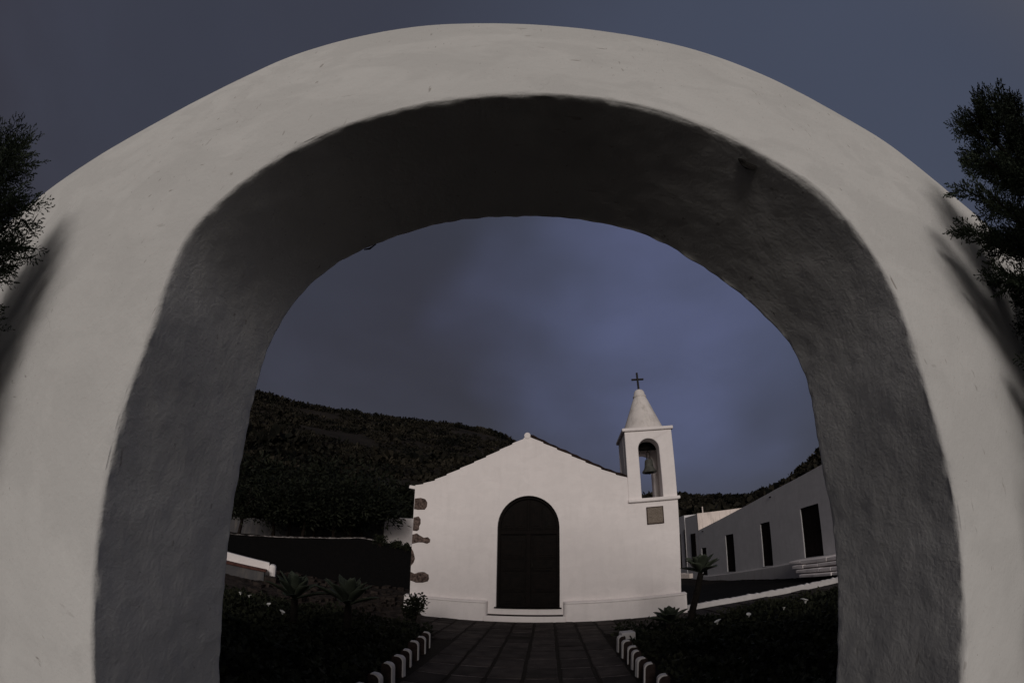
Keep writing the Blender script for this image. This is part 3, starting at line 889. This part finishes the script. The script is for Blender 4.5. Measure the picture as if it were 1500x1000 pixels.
# ------------------------------------------------------------------ hills
AZS = [-95, -60, -45, -36, -29.7, -22, -14.3, -6.5, -2.5, 0.2, 3, 6, 9, 12, 14, 18, 22, 26.5, 31, 35.7, 38.1, 41.5, 48, 60, 95]
TR = [0.20, 0.27, 0.29, 0.299, 0.305, 0.315, 0.321, 0.316, 0.303, 0.283, 0.235, 0.190, 0.163, 0.165, 0.135, 0.126, 0.122, 0.108, 0.097, 0.107, 0.124, 0.155, 0.20, 0.24, 0.2]
RR = [190, 190, 180, 175, 175, 180, 185, 190, 195, 200, 210, 200, 180, 160, 150, 140, 130, 125, 120, 115, 115, 115, 115, 120, 120]
def hill_pt(az, s):
    """s 0..1 foot to ridge, >1 behind"""
    tr = float(np.interp(az, AZS, TR)); rr = float(np.interp(az, AZS, RR))
    r0 = 24.0 if az < 5 else float(np.interp(az, [5, 20], [24, 42]))
    t0 = 0.02 if az < 5 else -0.02
    r = r0 * (rr / r0) ** min(s, 1.0) + max(0, s - 1) * 160
    if s <= 1:
        t = t0 + (tr - t0) * s ** 0.9
        z = 1.64 + r * t
    else:
        zr = 1.64 + rr * tr
        z = zr - (s - 1) * 60 - (s - 1) ** 2 * 60
    x, y = pol(az, r)
    if s > 0.02:
        amp = 0.014 * r * min(1, s * 1.6) * (1 - 0.75 * max(0, min(1, (s - .75) / .25)) if s <= 1 else 0.25)
        z += amp * (noise.noise((x * .03, y * .03, 1)) + .5 * noise.noise((x * .08, y * .08, 2)))
    if s <= 0.0: z -= 2.0
    return x, y, z
na, ns = 250, 70
vs = []
for i in range(na + 1):
    az = -95 + 190 * i / na
    for k in range(ns + 1):
        vs.append(hill_pt(az, 1.5 * k / ns))
m = ns + 1
fs = [(i*m+k, (i+1)*m+k, (i+1)*m+k+1, i*m+k+1) for i in range(na) for k in range(ns)]
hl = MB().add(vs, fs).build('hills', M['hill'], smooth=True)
tag(hl, kind='structure')

# scrub over the hills: bushes of loose leaf clumps
rs_ = np.random.default_rng(3)
C = []; S = []
for _ in range(10500):
    az = rs_.uniform(-50, 52); s = rs_.beta(1.5, 1.0) * 1.03
    if rs_.random() < 0.10: s = rs_.uniform(0.97, 1.02)
    x, y, z = hill_pt(az, s)
    den = noise.noise((x * .035, y * .035, 7))
    if den < (-0.62 if s < .35 else -0.34) and s < 0.97: continue
    r = math.hypot(x, y)
    C.append((x, y, z)); S.append(rs_.uniform(0.40, 1.3) * (0.42 + 0.0068 * r) * (1.6 if den > .3 else 1) * (2.0 if rs_.random() < (0.16 if s < .5 else (0.05 if s < .82 else 0.0)) else 1))
C = np.array(C); S = np.array(S)
K = 26
u = unit(rs_.normal(size=(len(C), K, 3))); u[..., 2] = np.abs(u[..., 2]) * 0.8 - 0.12
P = C[:, None] + u * S[:, None, None] * rs_.uniform(0.55, 1.0, (len(C), K, 1)) * np.array([1.25, 1.25, 0.85])
d_ = u + rs_.normal(size=u.shape) * 0.6
Sz = np.repeat(S[:, None], K, 1).reshape(-1)
Q = leaf_quads(P.reshape(-1, 3), d_.reshape(-1, 3), Sz * rs_.uniform(.35, .7, len(Sz)), Sz * rs_.uniform(.16, .3, len(Sz)), rs_)
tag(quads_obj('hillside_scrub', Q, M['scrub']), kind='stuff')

# ------------------------------------------------------------------ trees on the terrace
def make_tree(kind_seed, h, cr, lean, crown_lo):
    r = np.random.default_rng(kind_seed)
    tr = MB()
    base = [(0, 0, -0.15), (0.03 + lean * .1, 0, 0.3), (lean * .35, 0.04, h * 0.38), (lean * .7, -0.03, h * 0.62), (lean, 0.0, h * 0.86)]
    tr.tube(base, [0.10, 0.075, 0.062, 0.045, 0.02], 8)
    tips = []
    for k in range(7):
        a = 2 * math.pi * k / 7 + r.uniform(-.3, .3); z0 = h * r.uniform(0.34, 0.58)
        ln = cr * r.uniform(0.55, 0.95)
        p0 = (lean * z0 / h, 0, z0); p1 = (p0[0] + math.cos(a) * ln * .5, math.sin(a) * ln * .5, z0 + h * .13); p2 = (p0[0] + math.cos(a) * ln, math.sin(a) * ln, z0 + h * .2)
        tr.tube([p0, p1, p2], [0.05, 0.032, 0.012], 6)
        tips.append(p2)
    n_cl = 46
    cl = []
    for k in range(n_cl):
        a = r.uniform(0, 2 * math.pi); q = math.sqrt(r.uniform(0, 1)) * cr
        zz = crown_lo + (h - crown_lo) * (0.12 + 0.8 * math.sqrt(max(0, 1 - (q / cr) ** 2)) * r.uniform(0.15, 1))
        cl.append((lean * .8 + math.cos(a) * q, math.sin(a) * q, zz))
    cl += [(t[0], t[1], t[2] + .1) for t in tips]
    cl = np.array(cl)
    per = 62
    off = r.normal(size=(len(cl), per, 3)) * np.array([0.26, 0.26, 0.15]) * r.uniform(.7, 1.3, (len(cl), 1, 1))
    P = cl[:, None] + off
    D = off * 2 + r.normal(size=off.shape) * 0.25 + np.array([0, 0, 0.12])
    n = P.shape[0] * per
    Q = leaf_quads(P.reshape(-1, 3), D.reshape(-1, 3), r.uniform(.10, .22, n), r.uniform(.018, .045, n), r)
    return tr, Q
protos = []
def plant_tree(x, y, z, proto_i, rz, sc, label):
    root = empty('terrace_tree', (x, y, z), rz)
    root.scale = (sc, sc, sc)
    tag(root, label, 'tree', 'trees on the terrace')
    p = protos[proto_i]
    if p[2] is None:
        t = p[0].build('trunk', M['bark'], root, smooth=True); c = quads_obj('crown', p[1], M['tree_leaf'], root)
        p[2] = (t, c)
    else:
        for s in p[2]:
            c = s.copy(); COL.objects.link(c); c.parent = root
for sd, h, cr, ln, lo in ((11, 2.55, 1.5, 0.35, 0.62), (12, 2.8, 1.65, -0.3, 0.72), (13, 2.4, 1.45, 0.2, 0.55)):
    a, b = make_tree(sd, h, cr, ln, lo); protos.append([a, b, None])
TT = [(-35.0, 17.7, 'crooked dark tree at the end of the terrace row beside the arch'), (-30.5, 17.9, 'second terrace tree from the arch, leaning trunk'),
      (-28.3, 18.3, 'third terrace tree from the arch, close beside another slim trunk'), (-26.8, 17.8, 'fourth terrace tree from the arch, one of a close pair'),
      (-25.3, 18.4, 'fifth terrace tree from the arch, thick straight trunk'), (-22.6, 18.0, 'sixth terrace tree from the arch, standing apart with bare trunk'),
      (-20.6, 18.2, 'seventh terrace tree from the arch, next to the last'), (-19.2, 18.7, 'last terrace tree, its crown hanging over the boundary wall toward the chapel')]
for i, (az, rho, lb) in enumerate(TT):
    x, y = pol(az, rho)
    plant_tree(x, y, ground_h(x, y) - 0.03, i % 3, i * 1.9, (0.92 + 0.13 * (i * 37 % 7) / 6) * (1.12 if az > -24 else 1.0), lb)
# taller dark trees behind the boundary wall
BT = [(-37, 23.5, 1.7), (-31.5, 24.5, 1.75), (-26.2, 24, 1.7), (-21.0, 24.5, 1.7), (-16.6, 24.0, 1.55), (-12.6, 24.5, 1.45), (-9.0, 25.5, 1.5)]
BLB = ['tall dark tree behind the boundary wall, nearest the arch', 'tall dark tree behind the boundary wall, second from the arch', 'tall dark tree behind the boundary wall, third from the arch',
       'tall dark tree behind the boundary wall, in the middle of its row', 'tall dark tree behind the boundary wall, third from the chapel', 'tall dark tree behind the boundary wall, above its bright end',
       'tall dark tree rising just behind the chapel roof eave']
for i, ((az, rho, sc), lb) in enumerate(zip(BT, BLB)):
    x, y = pol(az, rho)
    plant_tree(x, y, max(ground_h(x, y), 0.8) - 0.05, (i + 1) % 3, 0.7 + i * 2.3, sc, lb)

# ------------------------------------------------------------------ bushes, agaves, lilies and the planted beds
def agave(name, x, y, z0, zc, rad, n, label, seed, stem_from=None, tilt=(0, 0)):
    r = np.random.default_rng(seed)
    root = empty(name, (x, y, z0))
    tag(root, label, 'agave', 'agaves in the beds')
    fx, fy = stem_from if stem_from else (0, 0)
    st = MB().tube([(fx, fy, -0.1), (fx * .75, fy * .75, (zc - z0) * .3), (fx * .3, fy * .3, (zc - z0) * .7), (0, 0, zc - z0)], [0.075, 0.07, 0.065, 0.06], 10)
    st.build('stem', M['agave_stem'], root, smooth=True)
    for k in range(n):
        f = k / n
        a = k * 2.39996 + r.uniform(-.15, .15)
        el = R(86 - 62 * (f ** 1.1)) + r.uniform(-.12, .12)        # inner leaves stand up, outer ones spread
        L = rad * (0.72 + 0.42 * f) * r.uniform(.88, 1.1); W = (0.078 if x < 0 else 0.105) * L / 0.4 * r.uniform(.9, 1.1)
        ns_ = 11; vs = []
        pos = Vector((0, 0, zc - z0)); e = el
        for i in range(ns_):
            t = i / (ns_ - 1)
            w = W * (0.45 + 1.55 * t) * (1 - t ** 2.2) if t < 1 else 0
            w = W * np.interp(t, [0, .2, .45, .65, .85, .95, 1], [.42, .55, .95, 1, .62, .28, 0.0])
            dirv = Vector((math.cos(a) * math.cos(e), math.sin(a) * math.cos(e), math.sin(e)))
            side = Vector((-math.sin(a), math.cos(a), 0)); up = side.cross(dirv) * -1
            c_ = 0.32 * w
            for q, (sx, uz) in enumerate(((-1, c_), (-.5, c_ * .2), (0, -c_ * .2), (.5, c_ * .2), (1, c_))):
                vs.append(pos + side * (w * sx * .9) + up * (uz if uz else 0))
            pos = pos + dirv * (L / (ns_ - 1)); e -= R(-0.5 + 2.6 * f)
        nv = len(vs)
        fs = [(i*5+j, i*5+j+1, (i+1)*5+j+1, (i+1)*5+j) for i in range(ns_ - 1) for j in range(4)]
        mb = MB(); mb.add(vs, fs)
        o = mb.build('leaf', M['agave'], root, smooth=True)
        s = o.modifiers.new('thick', 'SOLIDIFY'); s.thickness = 0.008; s.offset = 0
agave('agave', -3.45, 6.75, 0.0, 0.58, 0.56, 24, 'wide agave in the left bed, the one nearer the bench wall', 1)
agave('agave', -2.62, 7.10, 0.0, 0.60, 0.62, 24, 'spiky agave in the left bed, the one nearer the chapel', 2)
agave('agave', 2.80, 7.50, 0.0, 0.30, 0.38, 18, 'short agave beside the path in front of the chapel corner', 3)
agave('agave', 3.66, 7.98, 0.0, 1.12, 0.46, 24, 'tall agave on a bare leaning stem right of the chapel', 4, stem_from=(-0.24, 0.12))

def bush(name, x, y, z, rx, rz_, n, leaf, label, seed, mat='bed_leaf', group=None, cat='bush'):
    r = np.random.default_rng(seed)
    root = empty(name, (x, y, z)); tag(root, label, cat, group)
    st = MB()
    cl = []
    for k in range(16):
        a = r.uniform(0, 2 * math.pi); q = rx * r.uniform(.25, .95); zz = rz_ * r.uniform(.35, 1.0)
        p = (math.cos(a) * q, math.sin(a) * q, zz)
        st.tube([(0, 0, -0.05), (p[0] * .4, p[1] * .4, zz * .5), p], [0.012, 0.009, 0.004], 5)
        cl.append(p)
    st.build('stem', M['bark'], root)
    cl = np.array(cl)
    per = n // 16
    off = r.normal(size=(16, per, 3)) * rx * 0.22
    P = (cl[:, None] + off).reshape(-1, 3); P[:, 2] = np.maximum(P[:, 2], 0.02)
    D = (off + r.normal(size=off.shape) * .05 + np.array([0, 0, .04])).reshape(-1, 3)
    Q = leaf_quads(P, D, r.uniform(.8, 1.4, len(P)) * leaf, r.uniform(.3, .5, len(P)) * leaf, r)
    quads_obj('foliage', Q, M[mat], root)
bush('corner_bush', -2.0, 9.5, 0.0, 0.25, 0.62, 800, 0.06, 'dark leafy bush at the left front corner of the chapel', 21)
for i, (az, rho, s, lb) in enumerate(((-16.6, 16.7, 0.24, 'larger dark bush on the bank top before the white wall'), (-14.6, 16.7, 0.18, 'round dark bush on the bank top, middle of three near the chapel'), (-13.3, 16.7, 0.15, 'smallest dark bush on the bank top, against the chapel corner'))):
    x, y = pol(az, rho)
    bush('bank_bush', x, y, ground_h(x, y) + 0.05, s, s * 1.5, 500, 0.06, lb, 30 + i, group='bushes on the bank')

def lily(x, y, h, rz, s, label):
    root = empty('calla_lily', (x, y, 0), rz); tag(root, label, 'flower', 'white flowers in the beds')
    MB().tube([(0, 0, 0), (0.01, 0.005, h * .5), (0.0, 0, h)], [0.007, 0.006, 0.005], 6).build('stem', M['stem'], root)
    vs = []; nr_, na_ = 7, 16
    for i in range(nr_):
        t = i / (nr_ - 1)
        for k in range(na_):
            a = 2 * math.pi * k / na_
            rr = s * (0.12 + 0.75 * t ** 1.6)
            tip = 1 + 0.55 * t * max(0, math.cos(a)) ** 3
            vs.append((rr * math.cos(a) * tip, rr * math.sin(a), h + s * 1.5 * t * (1 + 0.25 * math.cos(a)) - 0.25 * s * t ** 4))
    fs = [(i*na_+k, i*na_+(k+1) % na_, (i+1)*na_+(k+1) % na_, (i+1)*na_+k) for i in range(nr_-1) for k in range(na_)]
    o = MB().add(vs, fs).build('flower', M['lily'], root, smooth=True)
    o.modifiers.new('thick', 'SOLIDIFY').thickness = 0.003
    MB().tube([(0, 0, h + .02 * s), (0.01 * s, 0, h + 1.1 * s)], [0.06 * s, 0.04 * s], 6).build('spadix', M['brown_tile'], root)
LL = [(3.35, 6.72, 0.27, 0.055, 'white lily below the tall agave stem, nearest it in the right bed'), (3.98, 6.75, 0.27, 0.048, 'white lily in the middle of the right bed'),
      (4.95, 6.40, 0.31, 0.065, 'large white lily in the right bed, beside the arch'), (4.58, 6.55, 0.28, 0.035, 'small white lily just beside the largest lily, toward the chapel'),
      (-4.85, 7.20, 0.32, 0.040, 'tiny white flower at the left bed edge nearest the arch'), (-4.70, 7.28, 0.31, 0.036, 'tiny white flower just beside the one nearest the arch'),
      (-3.95, 6.75, 0.34, 0.040, 'tiny white flower in front of the wide agave'), (-3.45, 6.35, 0.34, 0.045, 'tiny white flower between the two left agaves')]
for i, (x, y, h, s, lb) in enumerate(LL):
    lily(x, y, h, i * 1.3, s, lb)

# ground cover in the two beds
def bed(name, inside, xr, yr, n, seed):
    r = np.random.default_rng(seed)
    P = []; D = []; Ls = []
    while len(P) < n:
        x = r.uniform(*xr); y = r.uniform(*yr)
        if not inside(x, y): continue
        cl = noise.noise((x * 1.5, y * 1.5, seed)) + .6 * noise.noise((x * 4, y * 4, seed))
        if cl < -0.45: continue
        hgt = max(0.05, 0.19 + 0.17 * cl)
        z = hgt * r.beta(2.2, 1.0)
        P.append((x, y, z)); D.append((r.normal() * .8, r.normal() * .8, r.normal() * .5 + .45)); Ls.append(r.uniform(.05, .12))
    P = np.array(P); D = np.array(D); Ls = np.array(Ls)
    Q = leaf_quads(P, D, Ls, Ls * r.uniform(.2, .36, n), r)
    tag(quads_obj(name, Q, M['bed_leaf']), kind='stuff')
def inL(x, y): return x < -1.47 and y < np.interp(x, [-8, -6, -4, -1.5], [7.2, 8.4, 9.3, 8.7]) + .25 * math.sin(x * 3)
def inR(x, y): return x > np.interp(y, [1, 5, 9], [1.66, 1.74, 2.06]) and y < np.interp(x, [1.8, 3.6, 5.4, 7.1, 10], [8.4, 8.6, 8.75, 7.5, 5.6]) + .1 * math.sin(x * 4)
bed('ground_cover', inL, (-8, -1.4), (2.0, 9.6), 30000, 51)
bed('ground_cover', inR, (1.6, 9), (2.0, 8.9), 30000, 52)
# scattered stones on the terrace
rb_ = MB()
r = np.random.default_rng(77)
for _ in range(240):
    az = r.uniform(-33, -12.5); rho = r.uniform(10.6, 15.0)
    x, y = pol(az, rho); s = r.uniform(.05, .17)
    if -2.75 < x: continue
    z = ground_h(x, y) + 0.05
    ico = []
    for k in range(8):
        ico.append((x + s * r.uniform(.6, 1.1) * (1 if k & 1 else -1), y + s * r.uniform(.6, 1.1) * (1 if k & 2 else -1), z + s * r.uniform(.3, .8) * (1 if k & 4 else -1)))
    rb_.add(ico, [(0,2,3,1),(4,5,7,6),(0,1,5,4),(1,3,7,5),(3,2,6,7),(2,0,4,6)])
tag(rb_.build('rubble', M['rubble']), kind='stuff')

# ------------------------------------------------------------------ cypresses beside the arch
def cypress(x, y, top_z, rad_fn, seed, label, nb, plume=(0.10, 0.20), side=0.45, up=0.25, dens=26, gaps=0.0):
    r = np.random.default_rng(seed)
    root = empty('cypress', (x, y, 0)); tag(root, label, 'cypress', None)
    tk = MB()
    tk.tube([(0, 0, -.05), (0.02, 0, top_z * .4), (-.01, .01, top_z * .75), (0, 0, top_z * .96)], [0.07, 0.05, 0.028, 0.006], 8)
    PC = []; PD = []; PN = []
    br = MB()
    for k in range(nb):
        z0 = top_z * (0.05 + 0.90 * (k + .5) / nb) + r.uniform(-.04, .04)
        a = k * 2.39996 + r.uniform(-.5, .5)
        rr = rad_fn(z0 + .12) * r.uniform(.70, 1.08)
        if gaps and noise.noise((a * 1.1, z0 * 2.0, seed)) < -gaps: rr *= 0.45
        e = R(r.uniform(28, 52)); rise = rr * math.tan(e)
        p0 = np.array([0, 0, z0 - rise * .6]); p0[2] = max(.05, p0[2])
        p2 = np.array([math.cos(a) * rr, math.sin(a) * rr, p0[2] + rise])
        p1 = (p0 + p2) / 2 + np.array([0, 0, -0.08 * rr])
        br.tube([tuple(p0), tuple(p1), tuple(p2)], [0.011, 0.007, 0.002], 5, caps=False)
        npl = max(5, int(dens * rr / .5))
        for q in range(npl):
            t = 0.12 + 0.88 * (q + r.uniform(0, 1)) / npl
            c = (1 - t) ** 2 * p0 + 2 * t * (1 - t) * p1 + t * t * p2
            dr = (p2 - p0); dr /= np.linalg.norm(dr)
            dd_ = dr + r.normal(size=3) * 0.55 + np.array([0, 0, up]) + .3 * np.array([math.cos(a), math.sin(a), 0])
            PC.append(c); PD.append(dd_ / np.linalg.norm(dd_)); PN.append(r.uniform(*plume))
    tk.v and tk.build('trunk', M['bark'], root, smooth=True)
    br.build('branches', M['bark'], root, smooth=True)
    PC = np.array(PC); PD = np.array(PD); PN = np.array(PN); n = len(PC)
    # each plume: an axis with side twigs, scale leaves along every twig
    ref = unit(np.cross(PD, r.normal(size=(n, 3))))
    quads = []
    NT = 13
    for j in range(NT):
        t = (j + .5) / NT
        sgn = 1 if j % 2 else -1
        base = PC + PD * (PN * t)[:, None]
        sl_ = PN * (side * (1 - t) + 0.12)
        sd = unit(PD * 0.85 + ref * sgn * 0.85 + r.normal(size=(n, 3)) * .22)
        if j == NT - 1: sd = PD; 
        for q in range(7):
            b2 = base + sd * (sl_ * q / 7)[:, None]
            ld = unit(sd + r.normal(size=(n, 3)) * .42)
            quads.append(leaf_quads(b2, ld, sl_ * .15 + .006, np.full(n, .0036), r))
    for q in range(6):
        b2 = PC + PD * (PN * q / 6)[:, None]
        quads.append(leaf_quads(b2, unit(PD + r.normal(size=(n, 3)) * .2), PN * .20, np.full(n, .003), r))
    Q = np.concatenate(quads)
    quads_obj('crown', Q, M['cypress'], root)
    return root
cypress(-2.20, 0.29, 2.84, lambda z: max(.03, float(np.interp(z, [0, .3, 1.8, 2.15, 2.45, 2.62, 2.8, 3.0], [.24, .34, .36, .36, .31, .17, .04, .02]))), 5,
        'feathery dark cypress pressed against the arch, on the side of the bench wall', 190, plume=(0.11, 0.21), side=0.26, up=0.6, dens=30)
cypress(2.18, 0.27, 3.24, lambda z: max(.03, float(np.interp(z, [0, .3, 1.9, 2.3, 2.55, 2.66, 2.76, 2.86, 2.96, 3.08, 3.25], [.26, .38, .46, .50, .50, .40, .16, .22, .24, .13, .02]))), 8,
        'clumpy dark cypress pressed against the arch, on the side of the long building', 190, plume=(0.075, 0.145), side=0.5, up=0.25, dens=46, gaps=.28)

# ------------------------------------------------------------------ sky, sun, camera
SUN_EL, SUN_AZ = 17.0, -3.0       # degrees; behind the camera, a little to the right
sd = Vector((math.sin(R(SUN_AZ)) * math.cos(R(SUN_EL)), -math.cos(R(SUN_AZ)) * math.cos(R(SUN_EL)), math.sin(R(SUN_EL))))   # towards the sun
L = bpy.data.lights.new('sun', 'SUN'); L.energy = 1.26; L.angle = R(26); L.color = (1.0, 0.93, 0.885)
so = bpy.data.objects.new('sun', L); COL.objects.link(so)
so.rotation_euler = (-sd).to_track_quat('-Z', 'Y').to_euler()
so.location = (0, -30, 20)

W = bpy.data.worlds.new('World'); scene.world = W; W.use_nodes = True
nt = W.node_tree; nt.nodes.clear()
out = nt.nodes.new('ShaderNodeOutputWorld'); bg = nt.nodes.new('ShaderNodeBackground')
nt.links.new(bg.outputs[0], out.inputs[0])
sky = nt.nodes.new('ShaderNodeTexSky'); sky.sky_type = 'NISHITA'; sky.sun_disc = False
sky.sun_elevation = R(SUN_EL); sky.sun_rotation = math.atan2(sd.x, sd.y); sky.air_density = 1.0; sky.dust_density = 2.0
tc = nt.nodes.new('ShaderNodeTexCoord')
gen = tc.outputs['Generated']
def dotp(v):
    d = nt.nodes.new('ShaderNodeVectorMath'); d.operation = 'DOT_PRODUCT'
    nt.links.new(gen, d.inputs[0]); d.inputs[1].default_value = v
    return d.outputs['Value']
def mrange(v, a, b, c=0.0, d=1.0):
    m = nt.nodes.new('ShaderNodeMapRange'); m.interpolation_type = 'SMOOTHSTEP'
    nt.links.new(v, m.inputs[0])
    for i, q in enumerate((a, b, c, d)): m.inputs[i + 1].default_value = q
    return m.outputs[0]
mp = nt.nodes.new('ShaderNodeMapping'); mp.inputs['Scale'].default_value = (1.0, 1.0, 1.9); mp.inputs['Location'].default_value = (0.4, 0.1, 0.3)
nt.links.new(gen, mp.inputs['Vector'])
n1 = nz(nt, mp.outputs[0], 1.5, 4, 0.5, 0.3)
n2 = nz(nt, mp.outputs[0], 4.5, 5, 0.5, 0.2)
# overcast deck: slate grey, a little bluer and brighter where it is thin
cl = ramp(nt, n1, [(0.30, (0.032, 0.0298, 0.039)), (0.52, (0.038, 0.0358, 0.048)), (0.75, (0.048, 0.048, 0.068))])
cl = mixc(nt, ramp(nt, n2, [(0.35, 0.0), (0.7, 0.08)]), cl, (0.060, 0.064, 0.095))
cl = mixc(nt, mrange(dotp((0.62, 0.30, 0.72)), 0.50, 1.0, 0.0, 0.8), cl, (0.066, 0.080, 0.124))
cl = mixc(nt, mrange(dotp((-0.45, 0.25, 0.86)), 0.70, 1.0, 0.0, 0.5), cl, (0.050, 0.058, 0.086))
cl = mixc(nt, mrange(dotp((0.0, 0.0, 1.0)), 0.52, 0.08, 0.0, 0.72), cl, (0.040, 0.0375, 0.050))
# thin gap in the cloud beyond the tower
SKY_GAP = (0.435, 0.775, 0.46)
dw = nt.nodes.new('ShaderNodeTexNoise'); dw.inputs['Scale'].default_value = 2.2; dw.inputs['Detail'].default_value = 2
nt.links.new(gen, dw.inputs['Vector'])
da = nt.nodes.new('ShaderNodeVectorMath'); da.operation = 'MULTIPLY_ADD'; nt.links.new(dw.outputs['Color'], da.inputs[0]); da.inputs[1].default_value = (0.5, 0.3, 0.5)
sb = nt.nodes.new('ShaderNodeVectorMath'); sb.operation = 'ADD'; nt.links.new(gen, sb.inputs[0]); sb.inputs[1].default_value = (-0.25, -0.15, -0.25)
nt.links.new(sb.outputs[0], da.inputs[2])
dd2 = nt.nodes.new('ShaderNodeVectorMath'); dd2.operation = 'DOT_PRODUCT'; nt.links.new(da.outputs[0], dd2.inputs[0]); dd2.inputs[1].default_value = SKY_GAP
gap = mrange(dd2.outputs['Value'], 0.84, 1.03)
gm = nt.nodes.new('ShaderNodeMath'); gm.operation = 'MULTIPLY'
nt.links.new(gap, gm.inputs[0]); nt.links.new(ramp(nt, n2, [(0.2, 0.6), (0.65, 1.0)]), gm.inputs[1])
cl = mixc(nt, gm.outputs[0], cl, (0.092, 0.104, 0.190))
# brighter, warmer western half of the sky behind the viewer
west = mrange(dotp((0.1, -0.97, 0.2)), 0.15, 1.0)
cl = mixc(nt, west, cl, (0.17, 0.155, 0.145))
mx = mixc(nt, 0.93, sky.outputs[0], cl)
sc_ = nt.nodes.new('ShaderNodeVectorMath'); sc_.operation = 'SCALE'
bgs = nt.nodes.new('ShaderNodeMix')
# nishita is scaled to the same range as the cloud deck before mixing
ns_ = nt.nodes.new('ShaderNodeVectorMath'); ns_.operation = 'SCALE'; ns_.inputs['Scale'].default_value = 0.05
nt.links.new(sky.outputs[0], ns_.inputs[0])
mx = mixc(nt, 0.93, ns_.outputs[0], cl)
nt.links.new(mx, bg.inputs['Color']); bg.inputs['Strength'].default_value = 1.0
nt.nodes.remove(sc_); nt.nodes.remove(bgs)

cam = bpy.data.cameras.new('camera'); co = bpy.data.objects.new('camera', cam); COL.objects.link(co)
scene.camera = co
cam.type = 'PANO'
pano = cam if hasattr(cam, 'panorama_type') else cam.cycles
pano.panorama_type = 'FISHEYE_LENS_POLYNOMIAL'
pano.fisheye_fov = R(180)
pano.fisheye_polynomial_k0 = 0.0
pano.fisheye_polynomial_k1 = -(1500.0 / 36.0) / 622.9
pano.fisheye_polynomial_k2 = 0.0; pano.fisheye_polynomial_k3 = 0.0; pano.fisheye_polynomial_k4 = 0.0
cam.sensor_width = 36.0; cam.sensor_height = 36.0 * 682 / 1024; cam.sensor_fit = 'HORIZONTAL'
cam.clip_start = 0.02; cam.clip_end = 2000
p, ro = R(29.19), R(0.88)
zc = np.array([math.sin(ro) * math.cos(p), math.cos(ro) * math.cos(p), math.sin(p)])   # world up in camera terms (x right, y up, z forward)
fw = np.array([0, 0, 1.0]) - zc * zc[2]; fw /= np.linalg.norm(fw)
rt = np.cross(fw, zc) * -1
if rt[0] < 0: rt = -rt
from mathutils import Matrix
mat = Matrix(((rt[0], rt[1], -rt[2]), (fw[0], fw[1], -fw[2]), (zc[0], zc[1], -zc[2])))
co.matrix_world = Matrix.Translation((0, 0, 1.64)) @ mat.to_4x4()

scene.view_settings.view_transform = 'Standard'; scene.view_settings.look = 'None'
scene.view_settings.exposure = 0.0; scene.view_settings.gamma = 1.0
scene.cycles.max_bounces = 6; scene.cycles.diffuse_bounces = 4
